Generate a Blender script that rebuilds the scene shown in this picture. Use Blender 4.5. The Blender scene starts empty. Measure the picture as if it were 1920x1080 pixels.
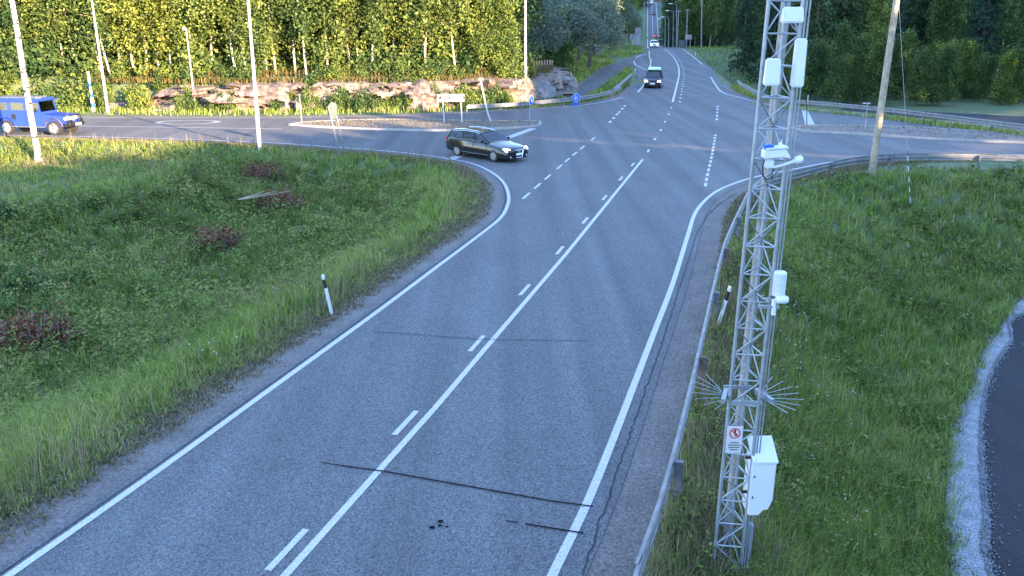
import bpy, bmesh, math, random
import numpy as np
from mathutils import Vector, Matrix, Euler
random.seed(7); rng = np.random.default_rng(7)
R = math.radians
scn = bpy.context.scene
C = scn.collection

# ------------------------------------------------------------------ camera
F_PX, PITCH, CAM_H = 1560.0, R(17.94), 6.75
cam_d = bpy.data.cameras.new("Camera"); cam = bpy.data.objects.new("Camera", cam_d); C.objects.link(cam)
cam.location = (0, 0, CAM_H); cam.rotation_euler = (R(90) - PITCH, 0, 0)
cam_d.sensor_width = 36.0; cam_d.lens = F_PX / 1920 * 36; cam_d.clip_end = 4000; cam_d.clip_start = 0.1
scn.camera = cam
# ------------------------------------------------------------------ light
SUN_E, SUN_AZ = 11.0, 137.8
w = bpy.data.worlds.new("World"); scn.world = w; w.use_nodes = True
nt = w.node_tree; bg = nt.nodes['Background']
sky = nt.nodes.new('ShaderNodeTexSky'); sky.sky_type = 'NISHITA'; sky.sun_disc = False
sky.sun_elevation = R(SUN_E); sky.sun_rotation = R(SUN_AZ)
wb_ = nt.nodes.new('ShaderNodeMix'); wb_.data_type = 'RGBA'; wb_.blend_type = 'MULTIPLY'; wb_.inputs[0].default_value = 1; wb_.inputs[7].default_value = (1.15, .985, 1.0, 1)
nt.links.new(sky.outputs[0], wb_.inputs[6]); nt.links.new(wb_.outputs[2], bg.inputs[0]); bg.inputs[1].default_value = 0.15
sky.ozone_density = 3.0; sky.dust_density = 0.0; sky.air_density = 1.0
sd = bpy.data.lights.new("Sun", 'SUN'); so = bpy.data.objects.new("Sun", sd); C.objects.link(so)
sd.energy = 3.4; sd.angle = R(0.5); sd.color = (1.0, 0.71, 0.46)
sdir = Vector((math.sin(R(SUN_AZ)) * math.cos(R(SUN_E)), math.cos(R(SUN_AZ)) * math.cos(R(SUN_E)), math.sin(R(SUN_E))))
so.rotation_euler = sdir.to_track_quat('Z', 'Y').to_euler(); so.location = (0, 0, 60)
vs = scn.view_settings; vs.view_transform = 'Standard'; vs.look = 'None'; vs.gamma = 1; vs.use_curve_mapping = False
vs.exposure = 3.38

# ------------------------------------------------------------------ photo pixel -> world helpers (1920x1080)
CP, SP = math.cos(PITCH), math.sin(PITCH)
def ray(px, py):
    a, b = px - 960, 540 - py
    return (a, F_PX * CP + b * SP, -F_PX * SP + b * CP)
def at(px, py, z=0.0):
    d = ray(px, py); t = (z - CAM_H) / d[2]
    return (d[0] * t, d[1] * t, z)
def ptY(px, py, Y):
    d = ray(px, py); t = Y / d[1]
    return (d[0] * t, Y, CAM_H + d[2] * t)
def A(pts, z=0.0): return [at(x, y, z)[:2] for x, y in pts]

# ------------------------------------------------------------------ terrain
PROF = np.array([(-500, 0), (105, 0), (140, .35), (172, 1.0), (195, .6), (260, -2.5), (330, -4.6), (400, -4.5), (450, -3),
                 (600, 15.9), (700, 24), (900, 34), (1600, 60)], float)
def prof(y): return np.interp(y, PROF[:, 0], PROF[:, 1])
def sst(a, b, x):
    t = np.clip((x - a) / (b - a), 0, 1); return t * t * (3 - 2 * t)
def pdist(P, line):
    """distance of points P (n,2) to a polyline and the index parameter of the nearest point, and side"""
    P = np.asarray(P, float); L = np.asarray(line, float)
    best = np.full(len(P), 1e9); par = np.zeros(len(P)); side = np.zeros(len(P))
    for i in range(len(L) - 1):
        a, b = L[i], L[i + 1]; ab = b - a; l2 = ab @ ab
        t = np.clip(((P - a) @ ab) / l2, 0, 1); q = a + t[:, None] * ab
        d = np.hypot(*(P - q).T); m = d < best
        cr = ab[0] * (P[:, 1] - a[1]) - ab[1] * (P[:, 0] - a[0])
        best[m] = d[m]; par[m] = i + t[m]; side[m] = np.sign(cr[m])
    return best, par, side
def inpoly(P, poly):
    P = np.asarray(P, float); x, y = P[:, 0], P[:, 1]; c = np.zeros(len(P), bool); n = len(poly); j = n - 1
    for i in range(n):
        xi, yi = poly[i]; xj, yj = poly[j]
        if yi != yj: c ^= ((yi > y) != (yj > y)) & (x < (xj - xi) * (y - yi) / (yj - yi) + xi)
        j = i
    return c
EL_PX = [(30, 1070), (300, 880), (500, 735), (700, 590), (820, 500), (900, 440), (936, 411), (949, 392), (954, 370), (946, 345),
         (925, 325), (890, 308), (850, 299), (780, 289), (700, 281), (640, 277), (495, 267), (300, 260), (183, 257), (0, 253), (-400, 246)]
ER_PX = [(1035, 1080), (1100, 945), (1155, 810), (1220, 640), (1262, 530), (1290, 440), (1302, 403), (1318, 380), (1345, 358), (1385, 341),
         (1429, 329), (1500, 315), (1560, 304), (1640, 295), (1720, 291), (1920, 290), (2600, 300)]
EL = A(EL_PX); ER = A(ER_PX)
def extend(line, n=25):      # continue the main road behind the camera
    a, b = np.array(line[0]), np.array(line[2]); u = (a - b) / np.linalg.norm(a - b)
    return [tuple(a + u * n)] + list(line)
EL = extend(EL); ER = extend(ER)
RAIL_R = A([(1150, 1230), (1190, 1080), (1250, 903), (1302, 700), (1352, 482), (1372, 425), (1403, 360), (1436, 338), (1501, 319), (1590, 298), (1634, 293),
            (1695, 289), (1823, 289), (1920, 291), (2600, 303)], 0.7)
RAIL_R = extend(RAIL_R, 20)
FARL = A([(-400, 226), (0, 223), (150, 221), (480, 221), (534, 221), (745, 217), (900, 210), (1011, 204), (1094, 197), (1150, 187), (1180, 176), (1200, 158)])
ROCK = A([(-400, 204), (0, 204), (120, 205), (200, 207), (330, 209), (450, 210), (560, 209), (680, 208), (800, 206), (880, 203), (950, 199), (1000, 192), (1045, 184)]) \
     + [at(1085, 157)[:2], at(1120, 130)[:2], at(1160, 117)[:2], (24, 230), (44, 330)]
FARR = A([(1345, 158), (1362, 172), (1385, 182), (1440, 196), (1551, 208), (1676, 220), (1862, 236), (2600, 290)])
RAIL_FR = A([(1383, 150), (1396, 159), (1440, 180), (1490, 187), (1551, 192), (1648, 201), (1718, 209), (1787, 217), (1857, 226), (1960, 238), (2300, 280)], 0.7)
LGRASS = EL + [(-90, 20), (-60, -30)]
def smooth_noise(x, y, s, seed=0):
    return (np.sin(x / s + seed) * np.cos(y / s * 1.3 + seed * 2) + np.sin((x + y) / s * 2.1 + seed * 3) * .5 + np.cos((x - 1.7 * y) / s * 3.7 + seed) * .25) / 1.75
LOWP_PX = [(1920, 560), (1880, 612), (1850, 650), (1815, 740), (1785, 800), (1776, 900), (1785, 1080)]
LOWZ = -3.0
LOWE = A(LOWP_PX, LOWZ); LOWE = [(LOWE[0][0] + 14, LOWE[0][1] + 9), (LOWE[0][0] + 5, LOWE[0][1] + 4)] + LOWE
LOWE = LOWE + [(LOWE[-1][0] - 1.2, LOWE[-1][1] - 5), (LOWE[-1][0] - 5, LOWE[-1][1] - 16)]
SDIRXY = np.array([math.sin(R(SUN_AZ)), math.cos(R(SUN_AZ))]); TDIR = np.array([-SDIRXY[1], SDIRXY[0]])
def zg(x, y):
    x = np.atleast_1d(np.asarray(x, float)); y = np.atleast_1d(np.asarray(y, float))
    P = np.stack([x, y], 1); z = prof(y).copy()
    # left ditch
    m = inpoly(P, LGRASS)
    if m.any():
        d, par, s = pdist(P[m], EL)
        b = np.array([-19.6, 36.8]); db = np.hypot(*(P[m] - b).T)
        dep = 1.35 * sst(.9, 6.5, d) * sst(3, 10, db) * sst(-60, -25, P[m][:, 0])
        z[m] += -dep + .12 * sst(1.5, 4, d) * smooth_noise(P[m][:, 0], P[m][:, 1], 1.3, 2)
    # right embankment down to the lower road
    d, par, s = pdist(P, RAIL_R); m = (s < 0) & (y < 70) & (x > -5)
    dl = pdist(P[m], LOWE)[0]; onlow = inpoly(P[m], LOWE + [(60, -12), (60, 60)]); t = np.where(onlow, 1, d[m] / (d[m] + dl + 1e-6))
    z[m] += LOWZ * sst(.03, .93, t) + .1 * sst(1, 3, d[m]) * smooth_noise(x[m], y[m], 1.1, 5) * np.where(onlow, 0, sst(.2, 2, dl))
    # rock cutting and the plateau above it
    d, par, s = pdist(P, ROCK); m = (s > 0) & (y > 40) & (y < 420)
    f = np.clip((par - 10.5) / 3.0, 0, 1); hh = 2.6 * (1 - f) + 1.6 * f; ww = 1.9 * (1 - f) + 14 * f
    t = np.clip((d - .9 * (1 - f)) / ww, 0, 1)
    z[m] += (hh * t * t * (3 - 2 * t))[m] * sst(420, 300, y[m])
    z[m] += (np.clip(d - 4, 0, 60) * .05)[m] * (1 - f[m])
    # grassy bank left of the far road
    z += 4.3 * sst(1.5, 8, (.1536 * y + .32) - x) * sst(166, 196, y) * sst(430, 300, y)
    z += 3.5 * sst(4, 16, x - (.181 * y + 2)) * sst(196, 240, y) * sst(430, 300, y)
    # strip between the far guard rail and the path: shallow fall
    # land beyond the far right rail falls to the lower road
    d, par, s = pdist(P, RAIL_FR); m = (s > 0) & (y > 30) & (x > 18) & (y < 400)
    z[m] += -2.6 * sst(.6, 7, d[m]) * sst(170, 110, y[m]) * sst(18, 26, x[m])
    # base of the unseen ridge added behind the camera to shade the crossing
    sc = P @ SDIRXY; tc = P @ TDIR
    top = np.interp(tc, [-80, 33, 34, 43, 160], [15.7, 15.7, 15.3, 11.3, 11.3])
    top = top - 2.5
    z += top * sst(18, 38, sc) * sst(-75, -55, tc) * sst(14, 34, np.where(y < 0, sc, np.where(x > 45, sc, 0)))
    return z
def zg1(x, y): return float(zg([x], [y])[0])
def ter(px, py):
    """where the photo ray meets the terrain"""
    d = np.array(ray(px, py)); d = d / np.linalg.norm(d)
    t = np.concatenate([np.arange(6, 120, .1), np.arange(120, 900, .5)])
    X, Y, Z = d[0] * t, d[1] * t, CAM_H + d[2] * t
    below = Z <= zg(X, Y)
    i = int(np.argmax(below)) if below.any() else len(t) - 1
    return (float(X[i]), float(Y[i]), float(zg(X[i], Y[i])[0]))

# ------------------------------------------------------------------ materials
def mat(name, col, rough=.7, metal=0, var=0.0, scale=5.0, var2=0.0, scale2=.5, bump=0, bscale=40, emit=None, es=1, spec=None, attr=None, attr_cols=None, transl=0, detail=4):
    m = bpy.data.materials.new(name); m.use_nodes = True; n = m.node_tree.nodes; l = m.node_tree.links
    b = n['Principled BSDF']; b.inputs['Roughness'].default_value = rough; b.inputs['Metallic'].default_value = metal
    if spec is not None: b.inputs['Specular IOR Level'].default_value = spec
    out = None
    if attr:
        a = n.new('ShaderNodeAttribute'); a.attribute_name = attr; r = n.new('ShaderNodeValToRGB')
        els = r.color_ramp.elements
        for i, (p, c) in enumerate(attr_cols):
            e = els[i] if i < 2 else els.new(p)
            e.position = p; e.color = (*c, 1)
        l.new(a.outputs['Fac'], r.inputs[0]); out = r.outputs[0]
    else:
        rgb = n.new('ShaderNodeRGB'); rgb.outputs[0].default_value = (*col, 1); out = rgb.outputs[0]
    tc = n.new('ShaderNodeTexCoord')
    for v, s in ((var, scale), (var2, scale2)):
        if v:
            no = n.new('ShaderNodeTexNoise'); no.inputs['Scale'].default_value = s; no.inputs['Detail'].default_value = detail; l.new(tc.outputs['Object'], no.inputs['Vector'])
            mr = n.new('ShaderNodeMapRange'); mr.inputs[1].default_value = .3; mr.inputs[2].default_value = .7
            mr.inputs[3].default_value = 1 - v; mr.inputs[4].default_value = 1 + v; l.new(no.outputs[0], mr.inputs[0])
            mx = n.new('ShaderNodeMix'); mx.data_type = 'RGBA'; mx.blend_type = 'MULTIPLY'; mx.inputs[0].default_value = 1
            l.new(out, mx.inputs[6]); l.new(mr.outputs[0], mx.inputs[7]); out = mx.outputs[2]
    l.new(out, b.inputs['Base Color'])
    if bump:
        no = n.new('ShaderNodeTexNoise'); no.inputs['Scale'].default_value = bscale; no.inputs['Detail'].default_value = 3; l.new(tc.outputs['Object'], no.inputs['Vector'])
        bp = n.new('ShaderNodeBump'); bp.inputs['Strength'].default_value = bump; bp.inputs['Distance'].default_value = .02
        l.new(no.outputs[0], bp.inputs['Height']); l.new(bp.outputs[0], b.inputs['Normal'])
    if emit:
        b.inputs['Emission Color'].default_value = (*emit, 1); b.inputs['Emission Strength'].default_value = es
    if transl:
        tr = n.new('ShaderNodeBsdfTranslucent'); ms = n.new('ShaderNodeMixShader'); ms.inputs[0].default_value = transl
        l.new(out, tr.inputs[0]); l.new(b.outputs[0], ms.inputs[1]); l.new(tr.outputs[0], ms.inputs[2])
        l.new(ms.outputs[0], n['Material Output'].inputs['Surface'])
    return m
def nd(m): return m.node_tree.nodes, m.node_tree.links
def worn_paint(name, col, under, thr=.42, scale=14):
    m = mat(name, col, .6, var=.1, scale=30); n, l = nd(m); b = n['Principled BSDF']
    src = b.inputs['Base Color'].links[0].from_socket
    tc = n.new('ShaderNodeTexCoord'); no = n.new('ShaderNodeTexNoise'); no.inputs['Scale'].default_value = scale; no.inputs['Detail'].default_value = 8; no.inputs['Roughness'].default_value = .75
    l.new(tc.outputs['Object'], no.inputs['Vector']); r = n.new('ShaderNodeValToRGB'); r.color_ramp.elements[0].position = thr - .05; r.color_ramp.elements[1].position = thr + .05
    l.new(no.outputs[0], r.inputs[0]); mx = n.new('ShaderNodeMix'); mx.data_type = 'RGBA'; mx.inputs[6].default_value = (*under, 1)
    l.new(r.outputs[0], mx.inputs[0]); l.new(src, mx.inputs[7]); l.new(mx.outputs[2], b.inputs['Base Color'])
    return m
def asphalt(name, base, speck=.35, speckscale=22, big=.12):
    m = mat(name, base, .85, var2=big, scale2=.35, bump=.35, bscale=45, spec=.3); n, l = nd(m); b = n['Principled BSDF']
    src = b.inputs['Base Color'].links[0].from_socket; tc = n.new('ShaderNodeTexCoord')
    v = n.new('ShaderNodeTexVoronoi'); v.inputs['Scale'].default_value = speckscale; l.new(tc.outputs['Object'], v.inputs['Vector'])
    mr = n.new('ShaderNodeMapRange'); mr.inputs[3].default_value = 1 - speck; mr.inputs[4].default_value = 1 + speck; l.new(v.outputs['Color'], mr.inputs[0])
    mx = n.new('ShaderNodeMix'); mx.data_type = 'RGBA'; mx.blend_type = 'MULTIPLY'; mx.inputs[0].default_value = 1; l.new(src, mx.inputs[6]); l.new(mr.outputs[0], mx.inputs[7])
    # worn lanes running along the main road
    mp = n.new('ShaderNodeMapping'); mp.inputs['Rotation'].default_value = (0, 0, R(16.1)); mp.inputs['Scale'].default_value = (.75, .02, 1); l.new(tc.outputs['Object'], mp.inputs[0])
    no = n.new('ShaderNodeTexNoise'); no.inputs['Scale'].default_value = 1.4; no.inputs['Detail'].default_value = 2; l.new(mp.outputs[0], no.inputs['Vector'])
    mr2 = n.new('ShaderNodeMapRange'); mr2.inputs[1].default_value = .3; mr2.inputs[2].default_value = .7; mr2.inputs[3].default_value = .82; mr2.inputs[4].default_value = 1.2; l.new(no.outputs[0], mr2.inputs[0])
    mx2 = n.new('ShaderNodeMix'); mx2.data_type = 'RGBA'; mx2.blend_type = 'MULTIPLY'; mx2.inputs[0].default_value = 1; l.new(mx.outputs[2], mx2.inputs[6]); l.new(mr2.outputs[0], mx2.inputs[7])
    l.new(mx2.outputs[2], b.inputs['Base Color']); return m
M = {}
M['asphalt'] = asphalt('asphalt', (.105, .105, .108), .62, 46, .07)
M['asphalt_dark'] = asphalt('new_asphalt', (.022, .022, .026), .3, 20, .15)
M['asphalt_path'] = asphalt('path_asphalt', (.075, .073, .075), .2, 12, .2)
M['gravel'] = mat('gravel_shoulder', (.135, .115, .105), .95, var=.45, scale=22, var2=.2, scale2=1.2, bump=.8, bscale=30, detail=8)
M['gravel_light'] = mat('light_gravel', (.22, .225, .235), .95, var=.6, scale=24, var2=.25, scale2=3, bump=.9, bscale=25, detail=8)
M['gravel_isl'] = mat('island_gravel', (.15, .125, .11), .95, var=.6, scale=9, var2=.3, scale2=1.2, bump=.8, bscale=12, detail=8)
M['kerb'] = mat('kerb_stone', (.3, .28, .26), .85, var=.2, scale=6)
M['white_line'] = worn_paint('road_paint', (.46, .435, .435), (.16, .155, .155), .425, 34)
M['white_worn'] = worn_paint('worn_road_paint', (.42, .43, .45), (.12, .12, .12), .45, 16)
M['tar'] = mat('tar_seam', (.008, .008, .009), .95, spec=.05)
M['tar_faded'] = mat('faded_seam', (.05, .05, .052), .95, var=.4, scale=5, spec=.1)
M['tarwash'] = worn_paint('tar_edge', (.035, .035, .04), (.12, .12, .12), .5, 12)
M['rock'] = mat('pink_granite', (.15, .115, .095), .85, var=.6, scale=3.5, var2=.4, scale2=.5, bump=1, bscale=6, detail=10)
M['boulder'] = mat('grey_boulder', (.14, .14, .145), .85, var=.4, scale=1.8, bump=.8, bscale=5, detail=9)
M['galv'] = mat('galvanised_steel', (.28, .30, .32), .5, .4, var=.15, scale=8)
M['galv_dull'] = mat('dull_galvanised_steel', (.15, .155, .16), .6, .3, var=.2, scale=6)
M['rail'] = mat('weathered_rail_steel', (.2, .205, .21), .55, .3, var=.25, scale=4)
M['rail_brown'] = mat('brownish_rail_steel', (.19, .185, .185), .65, .2, var=.3, scale=4)
M['rust'] = mat('rusty_steel', (.16, .11, .085), .8, .2, var=.35, scale=14)
M['lamp_metal'] = mat('pole_metal', (.45, .42, .41), .5, .15, var=.06, scale=3)
M['wood'] = mat('weathered_wood', (.3, .25, .18), .85, var=.3, scale=5, bump=.3, bscale=20)
M['wood_grey'] = mat('grey_wood', (.24, .225, .21), .85, var=.35, scale=7, bump=.3, bscale=20)
M['white'] = mat('white_plastic', (.6, .61, .62), .4, var=.03, scale=5)
M['white_cab'] = mat('white_enamel', (.58, .6, .62), .35, var=.03, scale=3)
M['black'] = mat('black_plastic', (.012, .012, .013), .5)
M['rubber'] = mat('tyre_rubber', (.02, .02, .02), .85, var=.2, scale=20)
M['blue_sign'] = mat('blue_sign_film', (.01, .09, .55), .4)
M['red_sign'] = mat('red_sign_film', (.55, .01, .02), .4)
M['yellow_sign'] = mat('yellow_sign_film', (.7, .45, .03), .45)
M['sign_back'] = mat('sign_back_aluminium', (.09, .115, .11), .8, .0, var=.08, scale=4)
M['util_grey'] = mat('grey_cabinet_paint', (.2, .21, .23), .6, var=.15, scale=2)
M['board_white'] = mat('white_sign_board', (.33, .33, .33), .6)
M['sign_white'] = mat('white_sign_film', (.5, .5, .5), .4)
M['glass'] = mat('car_glass', (.03, .035, .04), .08, spec=.8)
M['skin'] = mat('skin', (.45, .26, .19), .6)
M['cloth'] = mat('dark_shirt', (.1, .07, .08), .8)
def leaf(name, cols, transl=.35):
    m = mat(name, (0, 0, 0), .55, attr='rnd', attr_cols=cols, transl=0, spec=.07); n, l = nd(m); b = n['Principled BSDF']; src = b.inputs['Base Color'].links[0].from_socket
    oi = n.new('ShaderNodeObjectInfo'); r = n.new('ShaderNodeValToRGB'); e = r.color_ramp.elements; e[0].color = (.62, .74, .9, 1); e[1].color = (1.3, 1.15, .9, 1); x = e.new(.5); x.color = (1, 1, 1, 1)
    mx = n.new('ShaderNodeMix'); mx.data_type = 'RGBA'; mx.blend_type = 'MULTIPLY'; mx.inputs[0].default_value = 0 if name.startswith(('grass', 'weed', 'dry', 'orange')) else 1
    l.new(oi.outputs['Random'], r.inputs[0]); l.new(src, mx.inputs[6]); l.new(r.outputs[0], mx.inputs[7]); l.new(mx.outputs[2], b.inputs['Base Color'])
    tr = n.new('ShaderNodeBsdfTranslucent'); ms = n.new('ShaderNodeMixShader'); ms.inputs[0].default_value = transl
    l.new(mx.outputs[2], tr.inputs[0]); l.new(b.outputs[0], ms.inputs[1]); l.new(tr.outputs[0], ms.inputs[2]); l.new(ms.outputs[0], n['Material Output'].inputs['Surface']); return m
M['leaf_birch'] = leaf('birch_leaves', [(0, (.03, .05, .02)), (.45, (.10, .14, .035)), (.8, (.21, .27, .07)), (1, (.36, .41, .14))])
M['leaf_alder'] = leaf('alder_leaves', [(0, (.025, .05, .02)), (.5, (.085, .14, .04)), (1, (.28, .32, .08))])
M['leaf_willow'] = leaf('willow_leaves', [(0, (.06, .085, .065)), (.5, (.15, .19, .13)), (1, (.26, .3, .21))])
M['leaf_spruce'] = leaf('spruce_needles', [(0, (.02, .04, .022)), (.6, (.055, .09, .045)), (1, (.11, .15, .07))], .15)
M['leaf_dry'] = leaf('dry_leaves', [(0, (.06, .025, .015)), (.6, (.2, .08, .045)), (1, (.3, .15, .08))], .3)
M['grass'] = leaf('grass_blades', [(0, (.05, .08, .022)), (.45, (.165, .24, .045)), (.8, (.29, .36, .075)), (1, (.46, .42, .19))], .35)
M['weed'] = leaf('weed_leaves', [(0, (.045, .055, .018)), (.45, (.125, .175, .042)), (.85, (.23, .29, .065)), (1, (.31, .23, .12))], .35)
M['straw'] = leaf('dry_grass', [(0, (.09, .09, .045)), (.6, (.21, .17, .09)), (1, (.34, .28, .17))], .3)
M['straw_orange'] = leaf('orange_dry_growth', [(0, (.07, .09, .03)), (.6, (.17, .14, .05)), (1, (.24, .16, .07))], .3)
M['flower'] = mat('white_petals', (.75, .75, .7), .7)
def birch_bark():
    m = mat('birch_bark', (.62, .58, .55), .8); n, l = nd(m); b = n['Principled BSDF']; tc = n.new('ShaderNodeTexCoord')
    mp = n.new('ShaderNodeMapping'); mp.inputs['Scale'].default_value = (2.2, 2.2, 5.5); l.new(tc.outputs['Object'], mp.inputs[0])
    no = n.new('ShaderNodeTexNoise'); no.inputs['Scale'].default_value = 1.5; no.inputs['Detail'].default_value = 5; l.new(mp.outputs[0], no.inputs['Vector'])
    r = n.new('ShaderNodeValToRGB'); e = r.color_ramp.elements; e[0].position = .40; e[0].color = (.03, .027, .025, 1); e[1].position = .47; e[1].color = (.42, .39, .38, 1)
    l.new(no.outputs[0], r.inputs[0]); l.new(r.outputs[0], b.inputs['Base Color']); return m
M['bark_birch'] = birch_bark()
M['bark_pale'] = mat('pale_bark', (.45, .36, .28), .85, var=.4, scale=3)
M['bark'] = mat('dark_bark', (.11, .085, .065), .9, var=.4, scale=4)
def ground_mat():
    m = mat('ground_soil', (.05, .06, .03), .95, bump=.6, bscale=9); n, l = nd(m); b = n['Principled BSDF']; tc = n.new('ShaderNodeTexCoord')
    no = n.new('ShaderNodeTexNoise'); no.inputs['Scale'].default_value = 1.1; no.inputs['Detail'].default_value = 9; no.inputs['Roughness'].default_value = .7; l.new(tc.outputs['Object'], no.inputs['Vector'])
    r = n.new('ShaderNodeValToRGB'); e = r.color_ramp.elements; e[0].position = .3; e[0].color = (.05, .075, .03, 1); e[1].position = .72; e[1].color = (.15, .14, .08, 1)
    x = e.new(.5); x.color = (.08, .12, .045, 1)
    l.new(no.outputs[0], r.inputs[0]); l.new(r.outputs[0], b.inputs['Base Color']); return m
M['ground'] = ground_mat()

# ------------------------------------------------------------------ mesh helpers
def tag(o, label=None, cat=None, group=None, kind=None):
    if label: o['label'] = label
    if cat: o['category'] = cat
    if group: o['group'] = group
    if kind: o['kind'] = kind
    return o
def empty(name, loc, rz=0, label=None, cat=None, group=None):
    o = bpy.data.objects.new(name, None); C.objects.link(o); o.location = loc; o.rotation_euler = (0, 0, rz)
    o.empty_display_size = .3; return tag(o, label, cat, group)
class MB:
    def __init__(s): s.v = []; s.f = []
    def add(s, vs, fs):
        k = len(s.v); s.v += [tuple(p) for p in vs]; s.f += [tuple(i + k for i in f) for f in fs]; return s
    def box(s, c, d, rot=None, taper=1.0):
        x, y, z = d[0] / 2, d[1] / 2, d[2] / 2
        vs = [Vector((sx * x * (taper if sz > 0 else 1), sy * y * (taper if sz > 0 else 1), sz * z)) for sz in (-1, 1) for sx, sy in ((-1, -1), (1, -1), (1, 1), (-1, 1))]
        if rot is not None:
            m = rot if isinstance(rot, Matrix) else Euler(rot).to_matrix(); vs = [m @ p for p in vs]
        c = Vector(c)
        return s.add([p + c for p in vs], [(3, 2, 1, 0), (4, 5, 6, 7), (0, 1, 5, 4), (1, 2, 6, 5), (2, 3, 7, 6), (3, 0, 4, 7)])
    def tube(s, p0, p1, r0, r1=None, n=8, cap=True):
        return s.path([p0, p1], [r0, r0 if r1 is None else r1], n, cap)
    def path(s, pts, rs, n=8, cap=True):
        pts = [Vector(p) for p in pts]
        if not isinstance(rs, (list, tuple)): rs = [rs] * len(pts)
        vs = []; up = Vector((0, 0, 1))
        for i, p in enumerate(pts):
            t = (pts[min(i + 1, len(pts) - 1)] - pts[max(i - 1, 0)]).normalized()
            a = t.cross(up if abs(t.z) < .95 else Vector((1, 0, 0))).normalized(); b = t.cross(a)
            for k in range(n):
                an = 2 * math.pi * k / n; vs.append(p + (a * math.cos(an) + b * math.sin(an)) * rs[i])
        fs = [(i * n + k, i * n + (k + 1) % n, (i + 1) * n + (k + 1) % n, (i + 1) * n + k) for i in range(len(pts) - 1) for k in range(n)]
        if cap: fs += [tuple(range(n))[::-1], tuple(range((len(pts) - 1) * n, len(pts) * n))]
        return s.add(vs, fs)
    def lathe(s, prof_, c, n=16, axis='Z', rot=None):
        vs = []
        for r, z in prof_:
            for k in range(n):
                a = 2 * math.pi * k / n; p = Vector((r * math.cos(a), r * math.sin(a), z))
                if axis == 'Y': p = Vector((p.x, p.z, p.y))
                if rot: p = rot @ p
                vs.append(p + Vector(c))
        m = len(prof_)
        fs = [(i * n + k, i * n + (k + 1) % n, (i + 1) * n + (k + 1) % n, (i + 1) * n + k) for i in range(m - 1) for k in range(n)]
        fs += [tuple(range(n))[::-1], tuple(range((m - 1) * n, m * n))]
        return s.add(vs, fs)
    def prism(s, poly, z0, z1):
        n = len(poly)
        vs = [(p[0], p[1], z0) for p in poly] + [(p[0], p[1], z1) for p in poly]
        return s.add(vs, [tuple(range(n))[::-1], tuple(range(n, 2 * n))] + [(i, (i + 1) % n, n + (i + 1) % n, n + i) for i in range(n)])
    def extr(s, poly, off):
        n = len(poly); off = Vector(off)
        vs = [Vector(p) for p in poly] + [Vector(p) + off for p in poly]
        return s.add(vs, [tuple(range(n))[::-1], tuple(range(n, 2 * n))] + [(i, (i + 1) % n, n + (i + 1) % n, n + i) for i in range(n)])
    def build(s, name, m, parent=None, smooth=False, loc=None, bevel=0):
        me = bpy.data.meshes.new(name); me.from_pydata(s.v, [], s.f)
        b = bmesh.new(); b.from_mesh(me)
        bmesh.ops.recalc_face_normals(b, faces=b.faces)
        if bevel: bmesh.ops.bevel(b, geom=[e for e in b.edges if e.is_manifold and e.calc_face_angle(0) > .5], offset=bevel, segments=2, affect='EDGES', clamp_overlap=True)
        b.to_mesh(me); b.free()
        me.materials.append(m); o = bpy.data.objects.new(name, me); C.objects.link(o)
        if smooth:
            for p in me.polygons: p.use_smooth = True
            try: me.set_sharp_from_angle(angle=R(38))
            except Exception: pass
        if parent:
            o.parent = parent
        elif loc:
            o.location = loc
        return o
def child(o, parent):
    o.parent = parent; return o
def offset_line(L, d):
    L = np.asarray(L, float); n = len(L); out = []
    for i in range(n):
        t = L[min(i + 1, n - 1)] - L[max(i - 1, 0)]; t /= np.linalg.norm(t) + 1e-9
        out.append(L[i] + np.array([-t[1], t[0]]) * d)      # positive = left of travel
    return np.array(out)
def resample(L, step):
    L = np.asarray(L, float); seg = np.hypot(*np.diff(L, axis=0).T); s = np.concatenate([[0], np.cumsum(seg)])
    n = max(2, int(s[-1] / step) + 1); q = np.linspace(0, s[-1], n)
    return np.stack([np.interp(q, s, L[:, k]) for k in range(L.shape[1])], 1)
def catmull(L, k=6):
    L = np.asarray(L, float); P = np.vstack([2 * L[0] - L[1], L, 2 * L[-1] - L[-2]]); out = []
    for i in range(1, len(P) - 2):
        p0, p1, p2, p3 = P[i - 1], P[i], P[i + 1], P[i + 2]
        for j in range(k):
            t = j / k; out.append(.5 * ((2 * p1) + (-p0 + p2) * t + (2 * p0 - 5 * p1 + 4 * p2 - p3) * t * t + (-p0 + 3 * p1 - 3 * p2 + p3) * t ** 3))
    out.append(L[-1]); return np.array(out)
def ribbon(mb, Lf, Rt, z, drape=None):
    n = len(Lf); vs = []
    for a, b in zip(Lf, Rt):
        for p in (a, b): vs.append((p[0], p[1], z + (float(drape(p[0], p[1])) if drape else 0)))
    mb.add(vs, [(2 * i, 2 * i + 1, 2 * i + 3, 2 * i + 2) for i in range(n - 1)])
def line_mark(mb, L, w_, z, drape=None):
    ribbon(mb, offset_line(L, w_ / 2), offset_line(L, -w_ / 2), z, drape)
def sub_line(L, a, b):
    L = np.asarray(L, float); seg = np.hypot(*np.diff(L, axis=0).T); s = np.concatenate([[0], np.cumsum(seg)])
    q = np.concatenate([[a], s[(s > a) & (s < b)], [b]])
    return np.stack([np.interp(q, s, L[:, k]) for k in (0, 1)], 1)
def length(L): return float(np.hypot(*np.diff(np.asarray(L, float), axis=0).T).sum())
def dashes(mb, L, first, dash, period, w_, z, drape=None, n=999):
    T = length(L); s = first; k = 0
    while s + dash <= T + .01 and k < n:
        line_mark(mb, sub_line(L, s, s + dash), w_, z, drape); s += period; k += 1
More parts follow.
